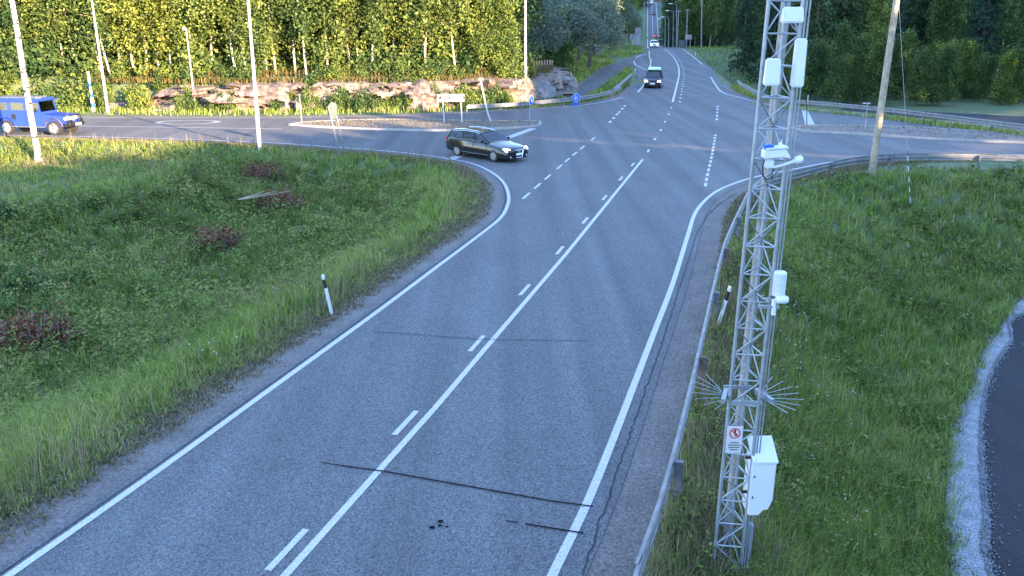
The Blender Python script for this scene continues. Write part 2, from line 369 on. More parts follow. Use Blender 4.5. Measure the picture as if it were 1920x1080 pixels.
def fast_mesh(name, V, Fc, m, rnd=None, parent=None, nper=4):
    me = bpy.data.meshes.new(name); nv, nf = len(V), len(Fc)
    me.vertices.add(nv); me.vertices.foreach_set('co', np.asarray(V, np.float32).ravel())
    me.loops.add(nf * nper); me.loops.foreach_set('vertex_index', np.asarray(Fc, np.int32).ravel())
    me.polygons.add(nf); me.polygons.foreach_set('loop_start', np.arange(0, nf * nper, nper, dtype=np.int32))
    me.update(calc_edges=True); me.validate()
    if rnd is not None:
        a = me.attributes.new('rnd', 'FLOAT', 'POINT'); a.data.foreach_set('value', np.asarray(rnd, np.float32))
    me.materials.append(m); o = bpy.data.objects.new(name, me); C.objects.link(o)
    if parent: o.parent = parent
    return o
def pip(o_name, text, size, m, parent, M4, ext=.004):
    cu = bpy.data.curves.new(o_name, 'FONT'); cu.body = text; cu.size = size; cu.extrude = ext; cu.offset = size * .02; cu.space_character = 1.12; cu.align_x = 'CENTER'; cu.align_y = 'CENTER'
    t = bpy.data.objects.new('tmp_text', cu); C.objects.link(t); bpy.context.view_layer.update()
    me = bpy.data.meshes.new_from_object(t.evaluated_get(bpy.context.evaluated_depsgraph_get())); bpy.data.objects.remove(t)
    me.materials.clear(); me.materials.append(m); me.transform(M4)
    o = bpy.data.objects.new(o_name, me); C.objects.link(o); o.parent = parent; return o

# ================================================================== GROUND
def axis(fine0, fine1, step, lo, hi, g=1.12):
    a = list(np.arange(fine0, fine1 + .001, step)); s = step; x = fine1
    while x < hi: s *= g; x += s; a.append(x)
    s = step; x = fine0
    while x > lo: s *= g; x -= s; a.insert(0, x)
    return np.array(a)
xs = axis(-34, 40, .4, -900, 1100); ys = axis(4, 92, .45, -250, 1600, 1.06)
GX, GY = np.meshgrid(xs, ys); gz = zg(GX.ravel(), GY.ravel()) - .03
Vg = np.stack([GX.ravel(), GY.ravel(), gz], 1); nx, ny = len(xs), len(ys)
i0 = (np.arange(ny - 1)[:, None] * nx + np.arange(nx - 1)[None, :]).ravel()
Fg = np.stack([i0, i0 + 1, i0 + nx + 1, i0 + nx], 1)
g = fast_mesh('ground', Vg, Fg, M['ground']); tag(g, kind='structure')
g.data.polygons.foreach_set('use_smooth', [True] * len(g.data.polygons))

# main asphalt: one flat sheet up to Y=104, then a draped far road
YC = 104.0
ELs = catmull(EL[1:], 6); ERs = catmull(ER[1:], 6)
EL_A = np.vstack([EL[0], ELs]); ER_A = np.vstack([ER[0], ERs])
elo = offset_line(EL_A, .28); ero = offset_line(ER_A, -.4)
FARL_A = np.array(FARL); FARR_A = np.array(FARR)
flo = offset_line(FARL_A, .35); fro = offset_line(FARR_A, .35)
def xat(px, py): return at(px, py)
poly = list(map(tuple, elo)) + list(map(tuple, flo)) + [(at(1196, 152)[0], 92), (at(1203, 145)[0], YC)] + [(at(1338, 143)[0], YC)] + list(map(tuple, fro)) + list(map(tuple, ero[::-1]))
mb = MB(); mb.add([(p[0], p[1], 0) for p in poly], [tuple(range(len(poly)))])
o = mb.build('road', M['asphalt']); tag(o, kind='structure')
bm = bmesh.new(); bm.from_mesh(o.data); bmesh.ops.triangulate(bm, faces=bm.faces, ngon_method='EAR_CLIP'); bm.to_mesh(o.data); bm.free()
def onp(px, py):
    """ray against the long profile of the road"""
    d = ray(px, py); t = np.linspace(60, 1500, 14400) / d[1]
    z = CAM_H + d[2] * t; i = int(np.argmax(z <= prof(d[1] * t))); return (d[0] * t[i], d[1] * t[i])
dz = lambda x, y: prof(y)
YL = [104, 120, 140, 155, 172, 195, 230, 280, 330, 400, 450, 520, 600, 640]
lx0 = [at(1203, 145)[0], onp(1212, 128)[0] , onp(1216, 110)[0], onp(1215, 100)[0], ptY(1212, 90, 172)[0], ptY(1212, 90, 195)[0], ptY(1212.5, 80, 230)[0], ptY(1212.5, 80, 280)[0], ptY(1212.5, 80, 330)[0],
       ptY(1213, 80, 400)[0], ptY(1213, 70, 450)[0], ptY(1213, 40, 520)[0], ptY(1213, 12, 600)[0], ptY(1213, 5, 640)[0]]
rx0 = [at(1338, 143)[0], at(1325, 128)[0], ptY(1307, 112, 140)[0], ptY(1292, 101, 155)[0], ptY(1283, 92, 172)[0], ptY(1268, 90, 195)[0], ptY(1252, 80, 230)[0], ptY(1243, 80, 280)[0], ptY(1239, 80, 330)[0],
       ptY(1237, 80, 400)[0], ptY(1235.5, 70, 450)[0], ptY(1233.5, 40, 520)[0], ptY(1231, 12, 600)[0], ptY(1230, 5, 640)[0]]
FL = resample(np.stack([lx0, YL], 1), 4); yy = FL[:, 1]; FR = np.stack([np.interp(yy, YL, rx0), yy], 1)
mb = MB(); ribbon(mb, FL, FR, 0, lambda x, y: prof(y) + min(.06, .002 + (y - 104) * .004)); o = mb.build('road', M['asphalt']); tag(o, kind='structure')
# cross road on the far hill
mb = MB(); ribbon(mb, np.array([(ptY(1208, 14, 585)[0], 585), (ptY(1246, 14, 585)[0], 585)]), np.array([(ptY(1208, 14, 605)[0], 605), (ptY(1246, 14, 605)[0], 605)]), .12, dz)
ribbon(mb, np.array([(ptY(1200, 50, 486)[0], 486), (ptY(1214, 50, 486)[0], 486)]), np.array([(ptY(1200, 50, 493)[0], 493), (ptY(1214, 50, 493)[0], 493)]), .12, dz)
tag(mb.build('road', M['asphalt']), kind='structure')
# path on the left of the far guard rail
lp = np.array([(1196, 152), (1203, 145), (1212, 131), (1217, 118), (1218, 100)]); rp_ = np.array([(1193, 141), (1192, 133), (1188, 123), (1186, 113), (1196, 101)])
qa = resample(np.array([onp(*p) if p[1] < 142 else at(*p)[:2] for p in lp]), .8)[:44]; qb = resample(np.array([onp(*p) if p[1] < 142 else at(*p)[:2] for p in rp_]), .8)
qn = min(len(qa), len(qb)); qa = resample(qa, length(qa) / (qn - 1))[:qn]; qb = resample(qb, length(qb) / (qn - 1))[:qn]; qn = min(len(qa), len(qb))
mb = MB(); ribbon(mb, qa[:qn], qb[:qn], .045, lambda x, y: max(zg1(x, y), float(prof(y)))); tag(mb.build('road', M['asphalt']), kind='structure')
PLp = [(1040, 186), (1085, 158), (1120, 132), (1150, 119), (1180, 108), (1215, 97)]
PRp = [(1085, 190), (1118, 172), (1150, 148), (1172, 131), (1192, 121), (1217, 108)]
PL = np.array([onp(*p) if p[1] < 142 else at(*p)[:2] for p in PLp]); PR = np.array([onp(*p) if p[1] < 142 else at(*p)[:2] for p in PRp])
PLc, PRc = catmull(PL, 6), catmull(PR, 6)
mb = MB(); ribbon(mb, PLc, PRc, .05, lambda x, y: max(zg1(x, y), float(prof(y)))); tag(mb.build('path', M['asphalt_path']), kind='structure')
mb = MB(); ribbon(mb, PLc, offset_line(PLc, -.35), .06, lambda x, y: max(zg1(x, y), float(prof(y)))); tag(mb.build('path_edge', M['gravel']), kind='structure')
# shoulders
def shoulder(L, d0, d1, z, m, name='shoulder', jit=.12):
    L = resample(L, .8); j = rng.normal(0, jit, len(L)); mb = MB()
    a = offset_line(L, d0); T = np.gradient(L, axis=0); T /= np.linalg.norm(T, axis=1)[:, None]
    b = L + np.stack([-T[:, 1], T[:, 0]], 1) * (d1 + np.sign(d1) * j)[:, None]
    ribbon(mb, a, b, z); return tag(mb.build(name, m), kind='structure')
shoulder(EL_A, .26, 1.25, -.012, M['gravel'])
shoulder(ER_A, -.38, -1.75, -.012, M['gravel'])
shoulder(FARL_A, .33, 1.0, -.012, M['gravel'])
shoulder(FARR_A, .33, 1.2, -.012, M['gravel'])
# lower road bottom right, with its bright gravel verge
LE = catmull(LOWE, 6)
edge_px = A([(1935, 585), (1900, 640), (1868, 690), (1852, 730), (1842, 800), (1848, 900), (1858, 1000), (1862, 1080)], LOWZ)
edge_px = [(edge_px[0][0] + 13.4, edge_px[0][1] + 8)] + edge_px + [(edge_px[-1][0] - 1.5, edge_px[-1][1] - 5), (edge_px[-1][0] - 6, edge_px[-1][1] - 16)]
DE = catmull(edge_px, 6)
mb = MB(); pl = [tuple(p) for p in DE] + [(60, -12), (60, 45)]
mb.add([(x, y, LOWZ + .06) for x, y in pl], [tuple(range(len(pl)))])
o = mb.build('lower_road', M['asphalt_dark']); tag(o, kind='structure')
mb = MB(); n_ = 60; a = resample(LE, length(LE) / n_)[:n_]; b = resample(DE, length(DE) / n_)[:n_]
bo = b + (b - a) / np.linalg.norm(b - a, axis=1)[:, None] * .02
ribbon(mb, a, bo, LOWZ + .045); tag(mb.build('gravel_verge', M['gravel_light']), kind='structure')
# loose stones spilling on the dark asphalt
N = 11000; k = rng.integers(0, len(b) - 1, N); t = rng.random(N)[:, None]; base = b[k] * (1 - t) + b[k + 1] * t
dd = np.where(rng.random(N) < .78, rng.exponential(.2, N) - .3, -np.linalg.norm((b - a)[k], axis=1) + rng.normal(0, .1, N)); nrm = (b - a)[k]; nrm /= np.linalg.norm(nrm, axis=1)[:, None]
P = base + nrm * dd[:, None]; s = rng.uniform(.008, .024, N)
ang = rng.random((N, 3)) * 6.28
T = np.array([(1, 1, 1), (1, -1, -1), (-1, 1, -1), (-1, -1, 1)], float)
V = P[:, None, :].repeat(4, 1); V = np.concatenate([V, np.full((N, 4, 1), LOWZ + .075)], 2)
c_, s_ = np.cos(ang[:, 0]), np.sin(ang[:, 0]); TT = np.repeat(T[None], N, 0); X = TT[:, :, 0] * c_[:, None] - TT[:, :, 1] * s_[:, None]; Y = TT[:, :, 0] * s_[:, None] + TT[:, :, 1] * c_[:, None]
V += np.stack([X, Y, TT[:, :, 2] * .7], 2) * s[:, None, None]
Fq = (np.arange(N)[:, None, None] * 4 + np.array([(0, 1, 2), (0, 3, 1), (0, 2, 3), (1, 3, 2)])[None]).reshape(-1, 3)
tag(fast_mesh('loose_gravel', V.reshape(-1, 3), Fq, M['gravel_light'], nper=3), 'pale loose gravel spilling over the edge of the new dark asphalt', 'gravel', kind='stuff')
# dark lower road beyond the far right rail
mb = MB(); pl = [(31, 82), (52, 73), (75, 68), (75, 77), (50, 84), (36, 92)]
mb.add([(x, y, -2.45) for x, y in pl], [tuple(range(len(pl)))]); tag(mb.build('lower_road', M['asphalt_dark']), kind='structure')

# ------------------------------------------------------------------ road markings
mk = MB(); Z1, Z2 = .006, .010
line_mark(mk, EL_A, .125, Z1); line_mark(mk, ER_A, .13, Z1)
CL = np.array(A([(534, 1080), (720, 872), (820, 760), (908, 656), (1060, 478), (1205, 299)]))
CL = np.vstack([CL[0] + (CL[0] - CL[2]) / np.linalg.norm(CL[0] - CL[2]) * 12, CL]); line_mark(mk, CL, .115, Z1)
p0 = np.array(at(508, 1071)[:2]); q0, par0, _ = pdist([p0], CL); off = float(q0[0])
CLo = offset_line(CL, .27)
s0 = length(CL[:2]) + 0; 
def arc_of(L, p):
    L = np.asarray(L, float); _, par, _ = pdist([p], L); i = int(par[0]); seg = np.hypot(*np.diff(L, axis=0).T)
    return float(seg[:i].sum() + (par[0] - i) * (seg[i] if i < len(seg) else 0))
a0 = arc_of(CLo, p0); tops = [(508, 1071), (748, 817), (893, 660), (988, 555), (1056, 478), (1104, 420), (1141, 376), (1170, 339), (1192, 312)]
for px, py in tops:
    a1 = arc_of(CLo, at(px, py)[:2]); line_mark(mk, sub_line(CLo, a1, min(a1 + .95, length(CLo))), .1, Z1)
CL2 = np.array(A([(1210, 295), (1216, 282), (1228, 261), (1239, 244), (1247, 228), (1254, 214), (1259, 201)]))
for px, py in [(1215, 283), (1228, 261), (1239.5, 244), (1247.5, 228.5), (1254, 214.5), (1259.5, 202)]:
    a1 = arc_of(CL2, at(px, py)[:2]); line_mark(mk, sub_line(CL2, max(a1 - .5, 0), a1 + .5), .12, Z1)
CL3 = catmull(np.array([at(1261, 193)[:2], at(1268, 165)[:2], at(1273, 142)[:2], onp(1272, 126), onp(1265, 111), onp(1256, 101), onp(1246, 93)]), 6)
line_mark(mk, CL3, .17, .075, dz); dashes(mk, offset_line(CL3, -.6), 0, 1.0, 3.4, .16, .075, dz)
L_ = np.array(A([(980, 373), (1065, 299), (1122, 252)]))
for px, py in [(980, 373), (1001, 354), (1022, 337), (1048, 317), (1062, 304), (1075.5, 292), (1090, 280), (1107, 263)]:
    a1 = arc_of(L_, at(px, py)[:2]); line_mark(mk, sub_line(L_, a1, min(a1 + 1.25, length(L_))), .11, Z1)
L_ = np.array(A([(1141, 232), (1176, 194)]))
for px, py in [(1142, 230), (1149, 223), (1155, 216), (1160, 211.5), (1165.5, 205.5), (1171, 200)]:
    a1 = arc_of(L_, at(px, py)[:2]); line_mark(mk, sub_line(L_, a1, min(a1 + 1.0, length(L_))), .18, Z1)
L_ = catmull(np.array(A([(1322, 352), (1326, 330), (1332, 305), (1336, 285), (1340, 262), (1342, 250)])), 4)
dashes(mk, L_, .3, .8, 1.25, .125, Z1)
L_ = np.array(A([(1344, 226), (1346, 194)])); dashes(mk, L_, .2, 1.1, 2.3, .15, Z1)
# left arm
line_mark(mk, np.array(A([(-400, 235), (148, 236.5), (345, 239), (530, 242)])), .13, Z1)
line_mark(mk, catmull(FARL, 4)[:-6], .13, Z1)
line_mark(mk, np.array([at(1196, 173)[:2], at(1206, 161)[:2], at(1214, 146)[:2]]), .16, Z1)
LL = catmull(np.array([at(1214, 146)[:2], onp(1219, 126), onp(1220, 112), onp(1217, 96), onp(1214, 88)]), 5); line_mark(mk, LL, .17, .075, dz)
LL = catmull(np.array([onp(1217, 101.5), onp(1203, 104), onp(1194, 108), onp(1189.5, 114), onp(1191, 122), onp(1200, 127), onp(1211, 132)]), 5); line_mark(mk, LL, .17, .075, lambda x, y: max(zg1(x, y), float(prof(y))))
LL = catmull(np.array([onp(1280, 93), onp(1289, 99), onp(1303, 110), onp(1317, 122)]), 5); line_mark(mk, LL, .17, .075, dz)
line_mark(mk, catmull(np.array([at(1331, 141)[:2], at(1342, 160)[:2], at(1356, 174)[:2]] + [tuple(p) for p in FARR_A[2:]]), 4), .15, Z1)
# far road lines
line_mark(mk, np.stack([FL[:, 0] + .35, FL[:, 1]], 1)[18:], .3, .09, dz); line_mark(mk, np.stack([FR[:, 0] - .35, FR[:, 1]], 1)[18:], .3, .09, dz)
mid = (FL + FR) / 2; line_mark(mk, mid[-75:], .22, .09, dz)
line_mark(mk, np.array([(FL[70][0], 488), (FR[70][0], 488)]) if len(FL) > 70 else mid[:2], .8, .1, dz)
tag(mk.build('road_markings', M['white_line']), kind='structure')
mk = MB()
def quadw(mb, pts, z):
    q = [at(*p) for p in pts]; mb.add([(x, y, z) for x, y, _ in q], [(0, 1, 2, 3)])
quadw(mk, [(992, 241), (1007, 241), (852, 300), (834, 299)], Z2)
quadw(mk, [(1502, 203), (1513, 205), (1530, 238), (1511, 238)], Z2)
# oval speed marking on the left arm
c0 = np.array(at(352, 229.3)[:2]); ax = (np.array(at(414, 228.6)[:2]) - np.array(at(291, 229.6)[:2])) / 2; u = ax / np.linalg.norm(ax); v_ = np.array([-u[1], u[0]])
ra, rb = np.linalg.norm(ax), abs(np.dot(np.array(at(352, 225.6)[:2]) - np.array(at(352, 233)[:2]), v_)) / 2
ring = [c0 + u * math.cos(a) * ra + v_ * math.sin(a) * rb for a in np.linspace(0, 2 * math.pi, 49)]
rin = [c0 + u * math.cos(a) * (ra - .4) + v_ * math.sin(a) * (rb - .16) for a in np.linspace(0, 2 * math.pi, 49)]
ribbon(mk, ring, rin, Z2)
tag(mk.build('road_markings', M['white_worn']), kind='structure')
tm = MB(); seams = MB()
for pts in ([(640, 874), (720, 885), (900, 917), (1030, 940), (1112, 951)], [(985, 984), (1050, 994), (1094, 1001)]):
    line_mark(seams, np.array(A(pts)), .03, Z2 + .006)
for pts in ([(600, 868), (640, 874)], [(948, 978), (972, 981)]): line_mark(seams, np.array(A(pts)), .02, Z2 + .006)
for (px, py, r_) in [(810, 990, .035), (826, 979, .035), (825, 987, .025), (838, 989, .02)]:
    c = at(px, py); tm2 = [(c[0] + r_ * 1.3 * math.cos(a), c[1] + r_ * math.sin(a)) for a in np.linspace(0, 6.28, 9)[:-1]]
    seams.add([(x, y, Z2 + .006) for x, y in tm2], [tuple(range(8))])
cr = resample(np.array(A([(1092, 1080), (1140, 935), (1186, 800), (1240, 648), (1283, 510), (1306, 440), (1325, 404), (1352, 380), (1378, 364)])), .12)
tag(seams.build('asphalt_seams', M['tar']), kind='structure'); seams = MB()
cr = cr + rng.normal(0, .012, cr.shape); line_mark(seams, cr, .028, .004)
cr2 = resample(np.array([p for p in offset_line(EL_A, .13)[:60]]), .5); line_mark(seams, cr2, .04, .003)
for pts in ([(700, 622), (900, 637), (1105, 640)],): line_mark(seams, np.array(A(pts)), .02, Z2 + .006)
tag(seams.build('asphalt_seams', M['tar_faded']), kind='structure')

# ------------------------------------------------------------------ traffic islands
def island(name, px, label_kind='structure'):
    P_ = catmull(np.array(A(px) + A(px[:1])), 5)[:-1]; c = P_.mean(0)
    ar = sum(P_[i - 1][0] * P_[i][1] - P_[i][0] * P_[i - 1][1] for i in range(len(P_)))
    inn = offset_line(np.vstack([P_, P_[:1]]), .17 * (1 if ar > 0 else -1))[:-1]
    mb = MB(); n = len(P_)
    vs = [(p[0], p[1], -.01) for p in P_] + [(p[0], p[1], .13) for p in P_] + [(p[0], p[1], .13) for p in inn] + [(p[0], p[1], .07) for p in inn]
    fs = []
    for k in range(3): fs += [(k * n + i, k * n + (i + 1) % n, (k + 1) * n + (i + 1) % n, (k + 1) * n + i) for i in range(n)]
    mb.add(vs, fs); tag(mb.build('traffic_island_kerb', M['kerb']), kind='structure')
    mb = MB(); mb.add([(p[0], p[1], .10 + rng.uniform(0, .01)) for p in inn] + [(c[0], c[1], .16)], [(i, (i + 1) % n, n) for i in range(n)])
    tag(mb.build('traffic_island_gravel', M['gravel_isl']), kind='structure')
    return inn
ISL1 = island('i', [(541, 235), (600, 229.5), (718, 226), (830, 227.5), (920, 228.5), (1000, 229), (1015, 233.5), (1003, 238.5), (930, 243.5), (829, 246.5), (718, 244.5), (607, 240)])
ISL2 = island('i', [(1483, 241), (1523, 237), (1634, 238.5), (1745, 242.5), (1920, 254), (2150, 270), (2300, 283), (2100, 279), (1920, 269.5), (1801, 265), (1690, 259), (1579, 251.5), (1509, 248)])

ORD = ['first', 'second', 'third', 'fourth', 'fifth', 'sixth', 'seventh', 'eighth', 'ninth', 'tenth', 'eleventh', 'twelfth']
# ================================================================== VEGETATION
def quads(Cn, size, rnd, up_bias=0.0, elong=1.6):
    n = len(Cn); d = rng.normal(size=(n, 3)); d[:, 2] += up_bias * np.sign(d[:, 2]); d /= np.linalg.norm(d, axis=1)[:, None]
    a = np.cross(d, rng.normal(size=(n, 3))); a /= np.linalg.norm(a, axis=1)[:, None] + 1e-9; b = np.cross(d, a)
    s = np.asarray(size)[:, None] if np.ndim(size) else size
    V = np.stack([Cn - a * s * elong, Cn - b * s, Cn + a * s * elong, Cn + b * s], 1).reshape(-1, 3)
    return V, np.arange(n * 4).reshape(-1, 4), np.repeat(rnd, 4)
def crown(kind):
    pts = []; rn = []
    if kind == 'birch':
        H = rng.uniform(11, 14); z0 = rng.uniform(1.6, 3.2)
        for i in range(62):
            z = z0 + (H - z0) * (i + rng.random()) / 62; fr = (z - z0) / (H - z0); L = (.5 + 1.9 * math.sin(math.pi * min(1, .18 + fr * .85)) ** .8) * rng.uniform(.6, 1.15)
            an = rng.random() * 6.28; nc = 5
            for k in range(nc):
                t = (k + rng.random()) / nc; p = np.array([math.cos(an) * L * t, math.sin(an) * L * t, z + .5 * t * L - .75 * t * t * L])
                m = 26 if fr > .3 else 20; tone = rng.normal(.5, .16)
                pts.append(p + rng.normal(0, 1, (m, 3)) * (.26, .26, .34)); rn.append(np.clip(tone + rng.normal(0, .16, m), 0, 1))
        size = (.055, .1)
    elif kind == 'alder':
        H = rng.uniform(8, 11); z0 = .4
        for i in range(85):
            z = z0 + (H - z0) * rng.random() ** .9; fr = z / H; L = 2.3 * (1 - fr * .75) * rng.uniform(.3, 1.1); an = rng.random() * 6.28
            p = np.array([math.cos(an) * L, math.sin(an) * L, z]); m = 70; tone = rng.normal(.45, .17)
            pts.append(p + rng.normal(0, 1, (m, 3)) * (.38, .38, .4)); rn.append(np.clip(tone + rng.normal(0, .15, m), 0, 1))
        size = (.06, .11)
    elif kind == 'willow':
        for i in range(130):
            th = rng.random() * 6.28; ph = math.acos(rng.uniform(-.25, 1)); rr = rng.uniform(.72, 1.0)
            p = np.array([3.6 * rr * math.sin(ph) * math.cos(th), 3.6 * rr * math.sin(ph) * math.sin(th), 4.0 + 4.3 * rr * math.cos(ph)])
            m = 65; tone = rng.normal(.5, .15)
            pts.append(p + rng.normal(0, 1, (m, 3)) * (.5, .5, .42)); rn.append(np.clip(tone + rng.normal(0, .15, m), 0, 1))
        size = (.06, .11)
    elif kind == 'spruce':
        H = rng.uniform(14, 18)
        for i in range(60):
            fr = (i + rng.random()) / 60; z = .8 + (H - .8) * fr; L = 2.5 * (1 - fr) + .15
            for j in range(6):
                an = rng.random() * 6.28; LL_ = L * rng.uniform(.7, 1.1)
                for t in (.35, .65, .95):
                    p = np.array([math.cos(an) * LL_ * t, math.sin(an) * LL_ * t, z - .3 * LL_ * t]); m = 7
                    pts.append(p + rng.normal(0, 1, (m, 3)) * (.2, .2, .12)); rn.append(np.clip(rng.normal(.4, .2) + rng.normal(0, .12, m), 0, 1))
        size = (.06, .13)
    elif kind == 'bush':
        for i in range(34):
            th = rng.random() * 6.28; r_ = 1.1 * math.sqrt(rng.random()); p = np.array([r_ * math.cos(th), r_ * math.sin(th), rng.uniform(.1, 1.5) * (1.1 - r_ * .5)])
            m = 48; tone = rng.normal(.5, .18)
            pts.append(p + rng.normal(0, 1, (m, 3)) * (.2, .2, .2)); rn.append(np.clip(tone + rng.normal(0, .15, m), 0, 1))
        H = 1.6; size = (.04, .08)
    P_ = np.concatenate(pts); r_ = np.concatenate(rn); 
    if kind == 'willow': H = 8
    return P_, r_, size, H
MATS = {'birch': 'leaf_birch', 'alder': 'leaf_alder', 'willow': 'leaf_willow', 'spruce': 'leaf_spruce', 'bush': 'leaf_alder'}
protos = {}
def make_proto(kind, matn=None, key=None):
    P_, r_, size, H = crown(kind); V, Fq_, rn = quads(P_, rng.uniform(*size, len(P_)), r_)
    o = fast_mesh('crown', V, Fq_, M[matn or MATS[kind]], rn); cm = o.data; bpy.data.objects.remove(o)
    mb = MB(); n = 8; r0 = {'birch': .095, 'alder': .11, 'willow': .25, 'spruce': .17, 'bush': .03}[kind]
    wob = [np.array([0, 0])]
    for i in range(n): wob.append(wob[-1] + rng.normal(0, .07 if kind != 'bush' else .02, 2))
    tp = [(wob[i][0], wob[i][1], H * .97 * i / n) for i in range(n + 1)]
    mb.path([(0, 0, -.4)] + tp, [r0 * 1.25] + [r0 * (1 - .85 * i / n) for i in range(n + 1)], 7)
    if kind != 'spruce':
        for i in range(9 if kind != 'bush' else 5):
            k = rng.integers(2, n); b0 = tp[k]; an = rng.random() * 6.28; L = rng.uniform(.8, 1.9) * (.5 if kind == 'bush' else (1.6 if kind == 'willow' else 1))
            mb.path([b0, (b0[0] + math.cos(an) * L * .5, b0[1] + math.sin(an) * L * .5, b0[2] + L * .35), (b0[0] + math.cos(an) * L, b0[1] + math.sin(an) * L, b0[2] + L * .45)], [r0 * .3, r0 * .2, r0 * .07], 5)
    tm_ = mb.build('trunk', M[{'birch': 'bark_pale'}.get(kind, 'bark')], smooth=True); tme = tm_.data; bpy.data.objects.remove(tm_)
    protos.setdefault(key or kind, []).append((cm, tme))
for k_, n_p in (('birch', 6), ('alder', 4), ('willow', 3), ('spruce', 3), ('bush', 3)):
    for i in range(n_p): make_proto(k_)
NAMES = {'birch': 'birch_tree', 'alder': 'alder_tree', 'willow': 'willow_tree', 'spruce': 'spruce_tree', 'bush': 'bush'}
def plant(kind, x, y, s=1.0, z=None, label='', group='', cat='tree', sz=None):
    cm, tme = random.choice(protos[kind]); z = zg1(x, y) if z is None else z
    e = empty(NAMES[kind], (x, y, z - .05), random.random() * 6.28, label, cat, group); e.scale = (s, s, s * (sz or random.uniform(.92, 1.1)))
    e.rotation_euler.x = random.uniform(-.05, .05); e.rotation_euler.y = random.uniform(-.05, .05)
    for nm, me in (('trunk', tme), ('crown', cm)):
        c = bpy.data.objects.new(nm, me); C.objects.link(c); c.parent = e
    return e
rock_line = catmull(np.array(ROCK), 6)
def along(L, px):        # point on a polyline (world) below photo column px
    best = min(range(len(L)), key=lambda i: abs(960 + F_PX * L[i][0] / (L[i][1] * CP + CAM_H * SP) - px)); return np.array(L[best])
def back(L, px, d):
    p = along(L, px); u_ = p / np.linalg.norm(p); return p + u_ * d
# front row: slender birches with pale trunks
MARKS = [ (-400, 'left picture edge'), (0, 'left picture edge'), (172, 'slim blue-white post'), (355, 'short lamp pole'), (475, 'tallest lamp pole'), (563, 'slim dark sign'), (622, 'leaning two-legged sign'), (845, 'white direction sign'), (905, 'bent post'), (985, 'lamp pole by the boulders')]
CNT = {}
def where(px, what):
    i = max(k for k, (m_, _) in enumerate(MARKS) if m_ <= px); CNT[(what, i)] = CNT.get((what, i), -1) + 1; o_ = ORD[CNT[(what, i)]]
    return f'{o_} {what} right of the {MARKS[i][1]}' if i else f'{o_} {what} beyond the left picture edge'
for px in [-150, -95, -52, -8, 18, 52, 92, 128, 158, 196, 226, 250, 258, 292, 310, 338, 372, 398, 420, 447, 470, 505, 532, 556, 588, 617, 652, 661, 676, 707, 742, 760, 786, 794, 806, 818, 851, 876]:
    d = random.uniform(2.6, 4.2); p = back(rock_line, px, d)
    plant('birch', p[0], p[1], random.uniform(.85, 1.05), label=where(px, 'slender sunlit birch'), group='birches in the front row above the rock cutting')
for px in [5, 60, 140, 480, 900, 925, 950, 915, 940, 962]:
    p = back(rock_line, px, random.uniform(2.2, 4.5)); plant('alder', p[0], p[1], random.uniform(.62, .8) if px > 600 else .7, label='bushy alder at the ' + ('right end of the rock face by the lamp pole' if px > 600 else 'left end of the birch row'), group='bushy alders by the rock cutting')
for row, (d0, n_t, s_) in enumerate([(7, 34, 1.0), (12, 34, 1.12), (19, 32, 1.25), (28, 30, 1.4)]):
    for i in range(n_t):
        px = -200 + 1180 * (i + random.random()) / n_t; p = back(rock_line, px, d0 + random.uniform(-2, 2))
        plant('birch' if random.random() < .55 else 'alder', p[0], p[1], s_ * random.uniform(.9, 1.15), label='leafy tree deep in the wood behind the front row of birches', group='trees of the wood behind the rock cutting')
for i in range(34):
    px = -30 + 990 * (i + random.random()) / 34; p = back(rock_line, px, random.uniform(1.4, 3.0))
    plant('bush', p[0], p[1], random.uniform(.5, 1.0), label=where(px, 'low bush on the rock face'), group='bushes along the top of the rock face', cat='bush')
for i in range(46):
    px = -60 + 1020 * (i + random.random()) / 46; p = back(rock_line, px, random.uniform(4.0, 7.5)); plant('bush', p[0], p[1], random.uniform(1.3, 2.2), label='undergrowth bush between the trunks of the birch wood', group='undergrowth in the birch wood', cat='bush')
for i, px in enumerate([182, 262, 345, 402, 430, 520, 575, 612, 640, 655, 690, 705, 728, 742, 770, 800, 822, 862, 885, 905, 930, 950]):
    p = back(rock_line, px, random.uniform(-.25, .35)); plant('bush', p[0], p[1], random.uniform(.45, .8), label=where(px, 'scrubby bush at the foot of the rock face'), group='scrub along the foot of the rock face', cat='bush', sz=1.6)
for px in (5, 40, 75, 100, 118, 130, 150, 172, 190): 
    p = back(rock_line, px, random.uniform(.3, 1.5)); plant('bush', p[0], p[1], random.uniform(.9, 1.3), label='leafy bush at the foot of the wood behind the blue off-road car', group='bushes at the left end of the rock face', cat='bush')
# beyond the cutting, left of the far road
for (px, Y, k_, s_) in [(1000, 98, 'willow', 1.05), (1012, 112, 'willow', 1.3), (1062, 108, 'willow', 1.15), (1105, 116, 'willow', 1.2), (1040, 122, 'willow', 1.35), (1112, 140, 'willow', 1.15), (1085, 130, 'willow', 1.3), (1112, 160, 'willow', 1.2),
                        (1030, 104, 'alder', .75), (1056, 103, 'alder', .75), (975, 125, 'willow', 1.4)]:
    p = ptY(px, 100, Y); plant(k_, p[0], p[1], s_, label={'willow': 'rounded grey-green willow beside the path left of the far road', 'alder': 'dark leafy alder behind the row of fence posts'}[k_], group={'willow': 'willows left of the far road', 'alder': 'alders behind the fence posts'}[k_])
for i in range(60):
    Y = random.uniform(150, 330); lim = np.interp(Y, [150, 200, 330], [1118, 1142, 1188]); px = random.uniform(960, lim); p = ptY(px, 60, Y)
    plant(random.choice(['birch', 'alder', 'spruce', 'willow']), p[0], p[1], random.uniform(1.1, 1.6), label='tall tree in the shaded wood left of the far road', group='trees of the shaded wood left of the far road')
